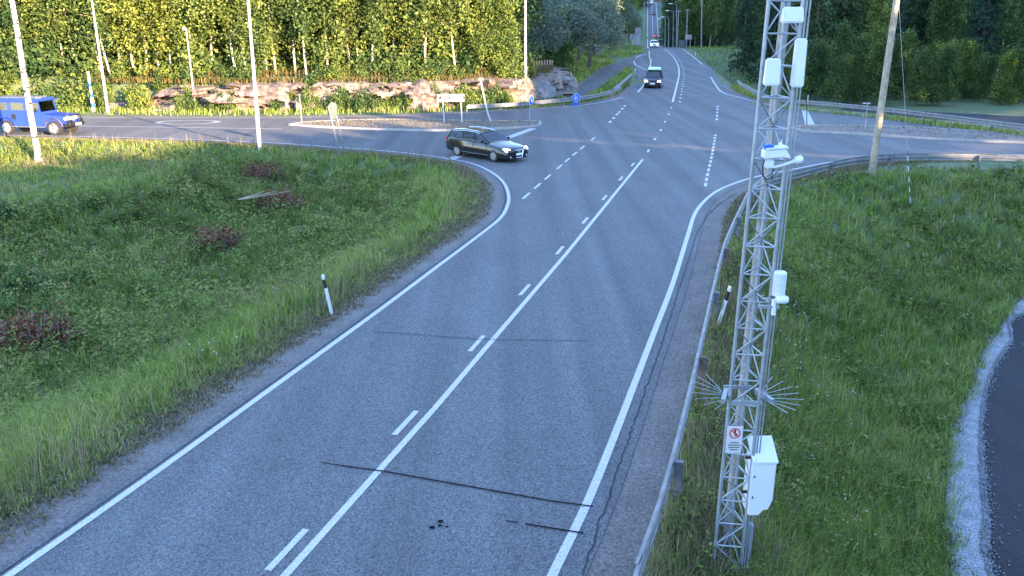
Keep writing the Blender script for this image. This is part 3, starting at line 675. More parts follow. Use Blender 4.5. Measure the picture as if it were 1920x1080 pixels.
for i in range(70):
    Y = random.uniform(330, 760); lim = np.interp(Y, [330, 760], [1207, 1205]); px = random.uniform(1040, lim) if Y < 610 else random.uniform(1060, 1370); p = ptY(px, 40, Y)
    plant(random.choice(['birch', 'spruce', 'spruce', 'alder']), p[0], p[1], random.uniform(1.3, 1.9), label='distant tree on the wooded hillside around the far road', group='trees on the distant hillside')
# right of the far road
for i in range(52):
    Y = random.uniform(190, 330); lim = np.interp(Y, [190, 240, 330], [1300, 1268, 1250]); px = random.uniform(lim, 1500); p = ptY(px, 60, Y)
    plant(random.choice(['spruce', 'spruce', 'birch', 'alder']), p[0], p[1], random.uniform(1.0, 1.4), label='dark tall tree in the shaded wood right of the far road', group='trees of the shaded wood right of the far road')
for i in range(36):
    Y = random.uniform(330, 600); px = random.uniform(np.interp(Y, [330, 600], [1250, 1238]), 1420); p = ptY(px, 60, Y)
    plant(random.choice(['spruce', 'birch']), p[0], p[1], random.uniform(1.3, 1.7), label='distant tree on the hillside right of the far road', group='trees on the distant hillside at the right')
for i in range(60):
    px = 1395 + 620 * (i + random.random()) / 60; Y = random.uniform(112, 175); p = ptY(px, 100, Y)
    plant(random.choice(['spruce', 'alder', 'birch', 'spruce']), p[0], p[1], random.uniform(1.0, 1.35), label='dark tree in the dense wood across the right-hand side road', group='trees across the right-hand side road')
for i in range(30):
    px = 1460 + 560 * (i + random.random()) / 30; Y = random.uniform(96, 108); p = ptY(px, 140, Y)
    plant('alder', p[0], p[1], random.uniform(.55, .8), label='low leafy tree at the edge of the wood beyond the lower road', group='low trees at the wood edge beyond the lower road')
# unseen ridge and canopy added behind the camera to shade the crossing
def shade_ridge_h(t): return np.interp(t, [-80, 33, 34, 43, 160], [15.7, 15.7, 15.3, 11.3, 11.3])
mb = MB(); tq = np.arange(-80, 160.1, 1.0)
hv = [tuple(SDIRXY * s_ + TDIR * t_) + (float(z_),) for t_ in tq for s_, z_ in ((36, 3), (42.5, shade_ridge_h(t_)), (46, shade_ridge_h(t_)), (52, 3))]
mb.add(hv, [(4 * i + j, 4 * i + 4 + j, 4 * i + 5 + j, 4 * i + 1 + j) for i in range(len(tq) - 1) for j in range(3)]); tag(mb.build('hill', M['ground']), kind='structure')  # added sun blocker, out of view
tq = np.arange(112, 660, 4.0); hz_ = np.interp(tq, [112, 150, 250, 480, 650], [30, 52, 80, 128, 150]) + 2.5 * np.sin(tq * .13)  # unseen hill added out of frame to keep the far road in shade
mb = MB(); hv = [tuple(SDIRXY * s_ + TDIR * t_) + (float(z_),) for t_, zz in zip(tq, hz_) for s_, z_ in ((48 - zz * .1, 2), (66, zz * .9), (72, zz), (90, zz), (130 + zz, 2))]
mb.add(hv, [(5 * i + j, 5 * i + 5 + j, 5 * i + 6 + j, 5 * i + 1 + j) for i in range(len(tq) - 1) for j in range(4)]); tag(mb.build('hill', M['ground']), kind='structure')
n1 = 16000; t1 = rng.uniform(-75, 34, n1); z1 = shade_ridge_h(t1) + rng.random(n1) ** 1.3 * (1.5 + .35 * np.sin(t1 * 1.1) + .3 * np.sin(t1 * 2.7)); s1 = rng.uniform(42, 46, n1)
n2 = 120000; t2 = rng.uniform(34, 150, n2); z2 = shade_ridge_h(t2) + .5 + rng.random(n2) * 24; s2 = rng.uniform(42.5, 44.5, n2)  # canopy lifted off the added crest so a streak of sun slips under
ok_ = z2 < np.interp(t2, [34, 49, 55, 150], [18.2, 18.6, 36, 36]) + .5 * np.sin(t2 * 1.7); t2, z2, s2 = t2[ok_], z2[ok_], s2[ok_]
tt_, zz_, ss_ = np.concatenate([t1, t2]), np.concatenate([z1, z2]), np.concatenate([s1, s2])
Cw = np.concatenate([SDIRXY[None] * ss_[:, None] + TDIR[None] * tt_[:, None], zz_[:, None]], 1)
Vw, Fw, Rw = quads(Cw, rng.uniform(.16, .3, len(Cw)), rng.random(len(Cw)))
V_, F_, R_ = [Vw], [Fw], [Rw]
tag(fast_mesh('shade_woodland', np.concatenate(V_), np.concatenate(F_), M['leaf_alder'], np.concatenate(R_)), 'unseen wood on the added ridge, shaped to keep the crossing in shade', 'shade_woodland', kind='stuff')

# ---------------- grass
def blades(P2, h, w_, lean, rnd, z=None, curved=True):
    n = len(P2); rnd = np.clip(rnd + rng.normal(0, .1, n), 0, 1); z = zg(P2[:, 0], P2[:, 1]) - .04 if z is None else z
    an = rng.random(n) * 6.28; d = np.stack([np.cos(an), np.sin(an)], 1); q = np.stack([-d[:, 1], d[:, 0]], 1)
    h = np.broadcast_to(h, n); w_ = np.broadcast_to(w_, n); le = h * lean * rng.uniform(.2, 1, n)
    def P3(xy, zz): return np.concatenate([xy, zz[:, None]], 1)
    b0, b1 = P3(P2 - q * w_[:, None] / 2, z), P3(P2 + q * w_[:, None] / 2, z)
    mxy = P2 + d * (le * .35)[:, None]; m0, m1 = P3(mxy - q * w_[:, None] * .4, z + h * .6), P3(mxy + q * w_[:, None] * .4, z + h * .6)
    txy = P2 + d * le[:, None]; t0, t1 = P3(txy - q * w_[:, None] * .06, z + h * (1 - lean * .25)), P3(txy + q * w_[:, None] * .06, z + h * (1 - lean * .25))
    V = np.stack([b0, b1, m1, m0, t1, t0], 1).reshape(-1, 3); i = np.arange(n)[:, None] * 6
    Fq_ = np.concatenate([i + np.array([0, 1, 2, 3]), i + np.array([3, 2, 4, 5])]); return V, Fq_, np.repeat(rnd, 6)
def scatter(x0, x1, y0, y1, dens, cond):
    n = int((x1 - x0) * (y1 - y0) * dens); P_ = np.stack([rng.uniform(x0, x1, n), rng.uniform(y0, y1, n)], 1)
    # keep inside the picture's sight (a little beyond it)
    dep = P_[:, 1] * CP + (CAM_H + 1) * SP; m = (np.abs(P_[:, 0]) / dep < .75); P_ = P_[m]
    return P_[cond(P_)]
def left_cond(P_):
    m = inpoly(P_, LGRASS); d, _, _ = pdist(P_, EL_A[::2]); return m & (d > 1.15 + .35 * smooth_noise(P_[:, 0], P_[:, 1], 1.1, 1))
LOWPOLY = list(map(tuple, LE)) + [(60, -12), (60, 60)]
def right_cond(P_):
    d, _, s = pdist(P_, RAIL_R); return (s < 0) & (P_[:, 1] < 48) & (P_[:, 0] > -1) & ~inpoly(P_ + rng.normal(0, .14, P_.shape), LOWPOLY) & (d > -.1)
def tuft(P_, k, sp): return np.repeat(P_, k, 0) + rng.normal(0, sp, (len(P_) * k, 2))
def join(name, parts, m, label, cat):
    V_, F_, R_ = [], [], []; k = 0
    for V, F2, r_ in parts: V_.append(V); F_.append(F2 + k); R_.append(r_); k += len(V)
    o = fast_mesh(name, np.concatenate(V_), np.concatenate(F_), m, np.concatenate(R_)); return tag(o, label, cat, kind='stuff')
def tone(P_, s, seed, amp=.25, mean=.5, k=1): return np.clip(mean + amp * smooth_noise(P_[:, 0], P_[:, 1], s, seed) + .12 * smooth_noise(P_[:, 0], P_[:, 1], s * .2, seed + 5) + np.repeat(rng.normal(0, .2, (len(P_) + k - 1) // k), k)[:len(P_)], 0, 1)
parts = []; dry = []
for (y0, y1, dens, wf) in [(6, 16, 95, 1), (16, 26, 60, 1.25), (26, 40, 34, 1.7), (40, 62, 16, 2.4)]:
    P_ = scatter(-46, 8, y0, y1, dens, left_cond); d, _, _ = pdist(P_, EL_A[::2]); 
    keep = (d < 4.2) | (rng.random(len(P_)) < .75) | (P_[:, 1] > 36); P_ = P_[keep]; d = d[keep]
    Q = tuft(P_, 7, .07); dq = np.repeat(d, 7); h = (.16 + .3 * sst(1.2, 2.6, dq)) * rng.uniform(.6, 1.35, len(Q))
    lawn = np.hypot(Q[:, 0] + 21.5, Q[:, 1] - 37.5) < 5.5; h = np.where(lawn, h * .5, h)
    parts.append(blades(Q, h, .012 * wf, .8, tone(Q, 2.3, 1, .2, .6, 7)))
    P2 = P_[rng.random(len(P_)) < .09 + .12 * sst(0, .8, smooth_noise(P_[:, 0], P_[:, 1], 2.2, 14))]; Q = tuft(P2, 4, .05); dry.append(blades(Q, rng.uniform(.45, .8, len(Q)), .01 * wf, .35, rng.random(len(Q))))
join('grass', parts, M['grass'], 'long green grass on the verge between the main road and the left side road', 'grass')
join('dry_grass', dry, M['straw'], 'pale dry seed stalks standing in the grass left of the main road', 'grass')
parts = []; dry = []
for (y0, y1, dens, wf) in [(4, 12, 110, 1), (12, 20, 75, 1.15), (20, 30, 42, 1.5), (30, 48, 22, 2.1)]:
    P_ = scatter(-1, 36, y0, y1, dens, right_cond); Q = tuft(P_, 7, .07)
    d, _, _ = pdist(Q, RAIL_R); h = (.2 + .24 * sst(.3, 2, d)) * rng.uniform(.6, 1.4, len(Q))
    parts.append(blades(Q, h, .012 * wf, .85, tone(Q, 2.0, 4, .2, .55, 7)))
    dR_ = pdist(P_, RAIL_R)[0]; P2 = P_[rng.random(len(P_)) < np.where(P_[:, 1] < 24, .07 + .5 * sst(3.2, .4, dR_), .1)]; Q = tuft(P2, 5, .06); dry.append(blades(Q, rng.uniform(.3, .65, len(Q)), .01 * wf, .6, rng.random(len(Q))))
join('grass', parts, M['grass'], 'long green grass on the slope between the guard rail and the lower road', 'grass')
join('dry_grass', dry, M['straw'], 'brownish dry grass by the guard rail and the lattice mast', 'grass')
# short worn growth on the shoulders
parts = []
for (L_, s_, y1) in ((EL_A, 1, 62), (ER_A, -1, 48)):
    L2 = resample(L_, .5); n = len(L2); k = rng.integers(0, n, 34000); base = offset_line(L2, s_ * 1.0)[k]; T_ = np.gradient(L2, axis=0)[k]; T_ /= np.linalg.norm(T_, axis=1)[:, None]
    P_ = base + np.stack([-T_[:, 1], T_[:, 0]], 1) * (s_ * rng.normal(.22 if s_ > 0 else .55, .26, len(k)))[:, None] + rng.normal(0, .3, (len(k), 2)) * .6
    P_ = P_[(P_[:, 1] > 5) & (P_[:, 1] < y1)]; d = pdist(P_, L_[::2])[0]; P_ = P_[d > .55]
    if s_ < 0: P_ = P_[pdist(P_, ER_A[::2])[0] > 1.05]
    Q = tuft(P_, 4, .04); parts.append(blades(Q, rng.uniform(.03, .09, len(Q)), .02, .9, rng.random(len(Q)), z=np.full(len(Q), -.01)))
join('dry_grass', parts, M['straw'], 'short brownish grass creeping over the gravel shoulders of the main road', 'grass')
# verge by the rock, along far rails, plateau cover, islands
parts = []
Lr = resample(rock_line, .5); m_ = (Lr[:, 1] < 130)
P_ = Lr[m_][rng.integers(0, m_.sum(), 16000)] + rng.normal(0, 1.1, (16000, 2)); dF = pdist(P_, FARL_A)[0]; sF = pdist(P_, FARL_A)[2]; P_ = P_[(dF > .8) & (sF > 0) & ~inpoly(P_, [tuple(p) for p in PL] + [tuple(p) for p in PR[::-1]])]
parts.append(blades(P_, rng.uniform(.25, .6, len(P_)), .05, .6, tone(P_, 3, 7, .25, .65)))
P_ = np.stack([rng.uniform(-1, 16, 26000), rng.uniform(66, 150, 26000)], 1); pp = [tuple(p) for p in PL] + [tuple(p) for p in PR[::-1]]
rd = [(at(1203, 145)[0] - .3, 104), (at(1196, 165)[0], at(1196, 165)[1])]
m_ = ~inpoly(P_, pp) & (pdist(P_, np.array(FARL_A))[0] > .9) & (pdist(P_, np.array(FARL_A))[2] > 0) & (P_[:, 0] < np.interp(P_[:, 1], [70, 86, 104, 140, 160], [10, 12.5, 15.3, 20.5, 24]) - .8)
P_ = P_[m_]; parts.append(blades(P_, rng.uniform(.3, .7, len(P_)), .07, .6, tone(P_, 4, 8, .25, .5)))
Lr = resample(np.array(RAIL_FR), .3); P_ = Lr[rng.integers(0, len(Lr), 9000)] + rng.normal(0, .45, (9000, 2)); P_ = P_[pdist(P_, FARR_A)[0] > .9]
parts.append(blades(P_, rng.uniform(.2, .55, len(P_)), .04, .7, rng.uniform(.3, 1, len(P_))))
P_ = np.stack([rng.uniform(25, 70, 14000), rng.uniform(120, 205, 14000)], 1); m_ = P_[:, 0] > np.interp(P_[:, 1], YL, rx0) + 1.5; P_ = P_[m_]
parts.append(blades(P_, rng.uniform(.2, .5, len(P_)), .1, .6, tone(P_, 4, 8, .25, .5)))
P_ = np.stack([rng.uniform(14, 46, 30000), rng.uniform(146, 250, 30000)], 1); m_ = (P_[:, 0] < np.interp(P_[:, 1], YL, lx0) - 1) & ~inpoly(P_, pp); P_ = P_[m_]
parts.append(blades(P_, rng.uniform(.2, .5, len(P_)), .1, .6, tone(P_, 4, 8, .25, .55)))
join('grass', parts, M['grass'], 'grass on the verges beyond the crossing and below the rock face', 'grass')
Lr = np.array([p for p in resample(rock_line, .3) if p[1] < 100 and -34 < p[0] < 6]); k = rng.integers(2, len(Lr) - 2, 9000); T_ = np.gradient(Lr, axis=0)[k]; T_ /= np.linalg.norm(T_, axis=1)[:, None]
P_ = Lr[k] + np.stack([-T_[:, 1], T_[:, 0]], 1) * rng.normal(2.3, .45, len(k))[:, None]
parts = [blades(P_, rng.uniform(.25, .6, len(P_)), .06, .8, rng.random(len(P_)), z=np.maximum(zg(P_[:, 0], P_[:, 1]), 2.0))]
join('dry_grass', parts, M['straw_orange'], 'orange-brown dry growth along the top edge of the rock face', 'grass')
parts = []
for inn in (ISL1, ISL2):
    x0, y0 = inn.min(0); x1, y1 = inn.max(0); P_ = np.stack([rng.uniform(x0, x1, 2600), rng.uniform(y0, y1, 2600)], 1); P_ = P_[inpoly(P_, [tuple(p) for p in inn])]
    parts.append(blades(P_, rng.uniform(.06, .2, len(P_)), .03, .8, rng.random(len(P_)), z=np.full(len(P_), .12)))
join('dry_grass', parts, M['straw'], 'sparse dry weeds on the gravel of the two traffic islands', 'grass')
# broad-leaved weeds filling the left ditch and patches on the right slope
def weeds(P_, hmin, hmax, m, sz):
    n = len(P_); z = zg(P_[:, 0], P_[:, 1]); h = rng.uniform(hmin, hmax, n) * (1 + .45 * smooth_noise(P_[:, 0], P_[:, 1], .8, 9))
    k = np.repeat(np.arange(n), m); t = rng.random(len(k)) ** .6
    Cn = np.concatenate([P_[k] + rng.normal(0, .09, (len(k), 2)), (z[k] + h[k] * t)[:, None]], 1)
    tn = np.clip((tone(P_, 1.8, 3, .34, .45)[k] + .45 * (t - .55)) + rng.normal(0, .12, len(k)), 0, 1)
    return quads(Cn, sz * rng.uniform(.6, 1.2, len(k)), tn, 1.2, 1.5)
parts = []
for (y0, y1, dens, m, sz) in [(6, 18, 17, 24, .022), (18, 30, 17, 20, .032), (30, 48, 12, 16, .044)]:
    P_ = scatter(-46, 8, y0, y1, dens, left_cond); d = pdist(P_, EL_A[::2])[0]
    lawn = np.hypot(P_[:, 0] + 21.5, P_[:, 1] - 37.5) < 6.5
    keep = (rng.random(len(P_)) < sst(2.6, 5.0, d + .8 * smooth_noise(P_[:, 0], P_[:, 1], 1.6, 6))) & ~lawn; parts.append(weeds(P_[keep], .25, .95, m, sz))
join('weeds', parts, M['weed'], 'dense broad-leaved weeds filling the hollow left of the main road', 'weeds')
parts = []
for (y0, y1, dens, m, sz) in [(5, 16, 16, 20, .024), (16, 26, 14, 18, .034), (26, 42, 8, 14, .046)]:
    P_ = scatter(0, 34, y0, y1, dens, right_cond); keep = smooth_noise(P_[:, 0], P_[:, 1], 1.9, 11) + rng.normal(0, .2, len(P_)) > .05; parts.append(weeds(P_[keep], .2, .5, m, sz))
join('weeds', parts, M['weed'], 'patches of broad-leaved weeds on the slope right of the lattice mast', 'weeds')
# shaggy small bushes in the hollow
for i, (px, py, sc_) in enumerate([(12, 600, .5), (50, 560, .6), (15, 520, .5), (95, 610, .45), (150, 540, .5), (40, 470, .5), (120, 470, .45), (210, 500, .45), (270, 560, .4), (330, 430, .5), (240, 420, .45), (390, 400, .4), (90, 420, .45), (15, 410, .5), (180, 390, .4), (300, 370, .4), (10, 680, .4), (640, 360, .35), (440, 440, .4)]):
    c = ter(px, py); plant('bush', c[0], c[1], sc_, z=c[2] + .05, label='small leafy bush poking out of the weeds in the hollow left of the main road', group='small bushes in the hollow', cat='bush', sz=sc_ * 1.5)
# small white flowers
parts = []
for px, py, n, sp in [(1500, 620, 14, .5), (1535, 700, 16, .6), (1555, 780, 14, .5), (1640, 700, 10, .9), (1720, 640, 10, .9), (1570, 960, 9, .5), (1620, 560, 10, 1.2), (1470, 700, 10, .4), (380, 690, 10, .3), (700, 520, 8, .9), (820, 430, 10, 1.5), (1500, 520, 10, .5)]:
    c = np.array(ter(px, py)[:2]); P_ = c + rng.normal(0, sp * 1.5, (n, 2)); P_ = np.repeat(P_, 2, 0) + rng.normal(0, .03, (n * 2, 2))
    Cn = np.concatenate([P_, (zg(P_[:, 0], P_[:, 1]) + rng.uniform(.42, .56, len(P_)))[:, None]], 1); parts.append(quads(Cn, np.full(len(Cn), .014), rng.random(len(Cn)), 2, 1))
join('wildflowers', parts, M['flower'], 'tiny white wildflowers scattered over the grass slopes', 'flowers')
# heaps of cut brown branches
def brush(px, py, rx, ry, label):
    c = ter(px, py); e = empty('dry_shrub', c, 0, label, 'dry shrub', 'dead reddish-brown shrubs in the weeds')
    mb = MB(); Pl = []
    for i in range(80):
        a_ = rng.random() * 6.28; q = math.sqrt(rng.random()); p = Vector((math.cos(a_) * rx * q * .5, math.sin(a_) * ry * q * .5, .1)); h = rng.uniform(.5, 1.05) * (1.15 - .4 * q); ln = Vector((rng.normal(.1, .2), rng.normal(0, .2), h))
        mb.path([p, p + ln * .55, p + ln], [.014, .009, .004], 5)
        for t in np.linspace(.35, 1, 26): Pl.append(np.array(p + ln * t) + rng.normal(0, .13, 3))
        if i % 3 == 0: mb.path([p + ln * .5, p + ln * .5 + Vector((rng.normal(0, .25), rng.normal(0, .25), .2))], [.008, .003], 5)
    mb.build('branches', M['wood_grey'], e); Pl = np.array(Pl); V, F2, r_ = quads(Pl, rng.uniform(.018, .045, len(Pl)), rng.random(len(Pl)), .4, 1.7); fast_mesh('dead_leaves', V, F2, M['leaf_dry'], r_, e)
brush(490, 345, 2.0, 1.8, 'reddish-brown dead shrub farthest from the camera in the weeds')
brush(525, 402, 2.0, 1.5, 'wide reddish-brown dead shrub with a bare pale branch beside it')
brush(410, 480, 1.5, 1.4, 'dark grey-brown dead shrub in the middle of the hollow')
brush(60, 665, 1.8, 1.0, 'dark dead shrub at the left edge, nearest to the camera')
c = ter(510, 405); mb = MB()
for (x0, y0, x1, y1) in [(450, 415, 520, 388), (455, 412, 545, 392), (452, 416, 500, 402)]:
    a_, b_ = ptY(x0, y0, c[1] - .2), ptY(x1, y1, c[1] + .3); mb.path([(a_[0], a_[1], c[2] + .75), (b_[0], b_[1], c[2] + 1.0)], [.03, .012], 6)
tag(mb.build('bare_branch', M['wood']), 'pale bare forked branch lying beside the wide reddish-brown shrub', 'branch')

# ---------------- big birch at the left
b = ter(74, 313); e = empty('birch_tree', b, 0, 'single white-barked birch trunk standing on the lawn in front of the blue off-road car', 'tree')
tp = ptY(20, -10, b[1]); tx, tz = tp[0] - b[0], tp[2] - b[2]
mb = MB(); pts = []; rs = []
for i in range(13):
    f = i / 10; pts.append((tx * f * (1 - .0) + .03 * math.sin(i), .03 * math.cos(i * 1.3), -.1 + tz * f)); rs.append(.165 * (1 - .28 * f) + (.07 if i == 0 else 0))
mb.path(pts, rs, 12); mb.build('trunk', M['bark_birch'], e, True)
P_ = []; rn = []
for i in range(60):
    an = random.random() * 6.28; rr = random.uniform(.5, 3.2); p = np.array([tx * 1.3 + rr * math.cos(an), rr * math.sin(an), random.uniform(tz * 1.05, tz * 1.9)])
    P_.append(p + rng.normal(0, .35, (70, 3))); rn.append(np.clip(rng.normal(.5, .2) + rng.normal(0, .15, 70), 0, 1))
V, F2, r_ = quads(np.concatenate(P_), .05, np.concatenate(rn)); fast_mesh('crown', V, F2, M['leaf_birch'], r_, e)

# ---------------- rock cutting (granite face) and boulders
from mathutils import noise as mn
def rockface():
    L2 = resample([p for p in rock_line if p[1] < 100 and -60 < p[0] < 6], .3); n = len(L2); T_ = np.gradient(L2, axis=0); T_ /= np.linalg.norm(T_, axis=1)[:, None]; N_ = np.stack([-T_[:, 1], T_[:, 0]], 1)
    m = 16; vs = []; s_arc = 0
    for i in range(n):
        hmul = sst(-29, -26, L2[i][0]) * .75 + .25 if L2[i][0] < -26 else 1
        hh = (2.1 + .7 * mn.noise(Vector((i * .05, 3, 0))) + .5 * mn.noise(Vector((i * .3, 9, 0)))) * float(hmul)
        for j in range(m):
            f = j / (m - 1); z = -.15 + (hh + .15) * f
            cell = mn.voronoi(Vector((L2[i][0] * .55, L2[i][1] * .55, z * .75)), distance_metric='DISTANCE')[0]
            blk = mn.cell(Vector((L2[i][0] * .7 + 3 * mn.noise(Vector((i * .09, z, 1))), z * .42 + 1.2 * mn.noise(Vector((i * .06, 0, z))), 0)))
            d = .15 + .8 * f ** 2.5 + 1.0 * (blk - .5) * (1 if j < m - 1 else .3) + .3 * mn.noise(Vector((L2[i][0] * 1.3, L2[i][1] * 1.3, z * .5))) + .55 * abs(mn.noise(Vector((L2[i][0] * 1.1, L2[i][1] * 1.1, z * .12)))) + .2 * cell[0]
            if j == m - 1: d += 1.2
            vs.append((L2[i][0] + N_[i][0] * d, L2[i][1] + N_[i][1] * d, z))
    mb = MB(); mb.add(vs, [(i * m + j, (i + 1) * m + j, (i + 1) * m + j + 1, i * m + j + 1) for i in range(n - 1) for j in range(m - 1)])
    o = mb.build('rock_face', M['rock'], None, True); return tag(o, kind='structure')
rockface()
def boulder(px, py, w_, h_, label, m='boulder', z=None, seed=0):
    c = at(px, py); z = zg1(c[0], c[1]) if z is None else z
    b = bmesh.new(); bmesh.ops.create_icosphere(b, subdivisions=4, radius=1)
    for v in b.verts:
        p = v.co.copy(); k = 1 + .28 * mn.noise(p * 1.3 + Vector((seed, 0, 0))) + .1 * mn.noise(p * 4 + Vector((seed, 5, 0)))
        q = Vector((max(-.75, min(.75, p.x)), max(-.75, min(.75, p.y)), max(-.8, min(.72, p.z)))) * k * 1.25
        v.co = Vector((q.x * w_ / 2, q.y * w_ / 2, q.z * h_ / 2 + h_ * .38))
    me = bpy.data.meshes.new('boulder'); b.to_mesh(me); b.free(); me.materials.append(M[m]); o = bpy.data.objects.new('boulder', me); C.objects.link(o)
    o.location = (c[0], c[1], z); o.rotation_euler = (0, .25 * math.sin(seed), seed); tag(o, label, 'boulder', 'boulders beside the path'); return o
boulder(975, 191, 2.2, 1.9, 'pinkish boulder left of the tall lamp pole at the end of the rock face', 'rock', seed=1)
boulder(1012, 190, 2.5, 1.9, 'large grey boulder right behind the blue keep-right arrow sign', seed=2)
boulder(1030, 184, 2.0, 1.7, 'grey boulder wedged between the large ones beside the path', seed=3)
boulder(1048, 176, 2.9, 1.9, 'tilted grey slab-like boulder nearest to the sloping path', seed=4)

# ================================================================== STREET FURNITURE
def fix(px, py): c = ter(px, py); return c
def lamp(px, py, tpx, tpy, r0, label, over=1.0, group='street lamps along the left side road', head=False, name='street_lamp', arm=0, m='lamp_metal'):
    c = fix(px, py); t = ptY(tpx, tpy, c[1]); e = empty(name, c, 0, label, 'street lamp', group)
    tv = Vector(t) - Vector(c); tv *= over
    mb = MB(); mb.path([(0, 0, -.1), tv * .5, tv], [r0 * 1.1, r0 * .85, r0 * .6], 12); mb.build('pole', M[m], e, True)
    a = -1 if arm == 0 else arm
    if not head:
        mb = MB(); mb.path([tv, tv + Vector((a * .6, 0, .35)), tv + Vector((a * 1.8, 0, .5))], [r0 * .55, r0 * .45, r0 * .4], 8); mb.build('arm', M[m], e, True)
        hp = tv + Vector((a * 2.05, 0, .5))
    else: hp = tv + Vector((-.12, 0, .08))
    mb = MB(); mb.box(hp, (.6 if not head else .35, .24, .14), taper=.7); h = mb.build('lamp_head', M['galv'], e, bevel=.03)
    mb = MB(); mb.box((hp[0], hp[1], hp[2] - .09), (.4 if not head else .22, .18, .05)); mb.build('lens', M['white'], h)
    return e
lamp(487, 281, 465, 0, .105, 'tallest pale lamp pole in the near grass edge of the left side road', 1.12)
lamp(203, 213, 177, 35, .10, 'pale lamp pole across the left side road beside the slim blue-white post', 1.22)
lamp(367, 209, 349, 55, .07, 'short lamp pole with a small head below the tree tops, across the left side road', 1.0, head=True)
lamp(985, 193, 985, 0, .13, 'tall pale lamp pole behind the guard rail beside the boulders', 1.1)

def post_white(px, py, tpx, tpy, label, group='white marker posts', z=None):
    c = ter(px, py); t = Vector(ptY(tpx, tpy, c[1])) - Vector(c); e = empty('marker_post', c, 0, label, 'marker post', group)
    up = t.normalized(); L = t.length
    q = up.to_track_quat('Z', 'Y').to_matrix()
    def seg(a, b_, w_, nm, m, par=e):
        mb = MB(); mb.box((0, 0, (a + b_) / 2 * L), (w_, w_ * .55, (b_ - a) * L)); mb.v = [tuple(q @ Vector(p)) for p in mb.v]; return mb.build(nm, M[m], par, bevel=w_ * .12)
    seg(-.05, .66, .11, 'body', 'white'); seg(.66, .88, .113, 'black_band', 'black'); seg(.88, 1.0, .11, 'cap', 'white')
    mb = MB(); mb.box((0, -.034, .76 * L), (.04, .012, .1)); mb.v = [tuple(q @ Vector(p)) for p in mb.v]; mb.build('reflector', M['galv'], e)
post_white(622, 588, 605, 515, 'leaning white marker post with black band on the grass left of the main road')
post_white(1346, 612, 1369, 537, 'leaning white marker post with black band just behind the right guard rail')
post_white(1191, 141, 1191, 120, 'white marker post at the mouth of the path beside the far road')
post_white(1304, 104, 1304, 92, 'small distant white marker post on the grass right of the far road')
post_white(1203, 97, 1203, 89, 'small distant white marker post on the grass left of the far road')

def guard_rail(L, label, z=.72, post_step=4.0, group='steel guard rails', face=1, m='rail', drape=True, rusty=False):
    L2 = resample(catmull(L, 4), .6); c = L2[len(L2) // 2]; e = empty('guard_rail', (c[0], c[1], 0), 0, label, 'guard rail', group)
    prof_ = [(0, .155), (.045, .13), (.045, .07), (0, .03), (0, -.03), (.045, -.07), (.045, -.13), (0, -.155)]
    T_ = np.gradient(L2, axis=0); T_ /= np.linalg.norm(T_, axis=1)[:, None]; N_ = np.stack([-T_[:, 1], T_[:, 0]], 1) * face
    gz_ = prof(L2[:, 1]); ez = z - .155 + gz_
    vs = []
    for i in range(len(L2)):
        for k_ in (0, 1):
            for (o_, zz) in (prof_ if k_ == 0 else prof_[::-1]):
                q = o_ + (.0 if k_ == 0 else -.012); vs.append((L2[i][0] + N_[i][0] * q - c[0], L2[i][1] + N_[i][1] * q - c[1], ez[i] + zz))
    n = 16; mb = MB(); mb.add(vs, [(i * n + j, i * n + (j + 1) % n, (i + 1) * n + (j + 1) % n, (i + 1) * n + j) for i in range(len(L2) - 1) for j in range(n)] + [tuple(range(n)), tuple(range((len(L2) - 1) * n, len(L2) * n))])
    mb.build('beam', M[m], e, True)
    Ls = resample(L2, post_step)
    for i, p in enumerate(Ls):
        k_ = int(np.argmin(np.hypot(*(L2 - p).T))); q = p - N_[k_] * .09; g_ = min(zg1(*q), float(prof(q[1])))
        mb = MB(); top = z - .06 + float(prof(q[1])); an = math.atan2(T_[k_][1], T_[k_][0])
        mb.box((q[0] - c[0], q[1] - c[1], (top + g_ - .2) / 2), (.1, .13, top - g_ + .2), (0, 0, an)); mb.build('post', M['rust' if rusty and i % 2 else 'galv_dull'], e, bevel=.008)
    return e
# rail line indices: near rail split where the mast hides the joint
guard_rail(np.array(RAIL_R[:8]), 'long galvanised guard rail running beside the main road past the lattice mast', face=1, rusty=True, m='rail_brown')
guard_rail(np.array(RAIL_R[8 - 1:]), 'guard rail curving round the near side of the right-hand side road', face=1)
guard_rail(np.array(A([(876, 212), (949, 208.5), (1034, 201), (1102, 193), (1140, 184), (1164, 174)])), 'pale guard rail in front of the boulders across the left side road', z=.62, face=-1)
guard_rail(np.array([at(1150, 181)[:2], at(1168, 166)[:2], at(1184, 150)[:2]]), 'short guard rail end rising beside the path by the far road', z=.8, face=-1, post_step=1.6)
guard_rail(np.array(RAIL_FR), 'guard rail along the far side of the right-hand side road', face=-1)

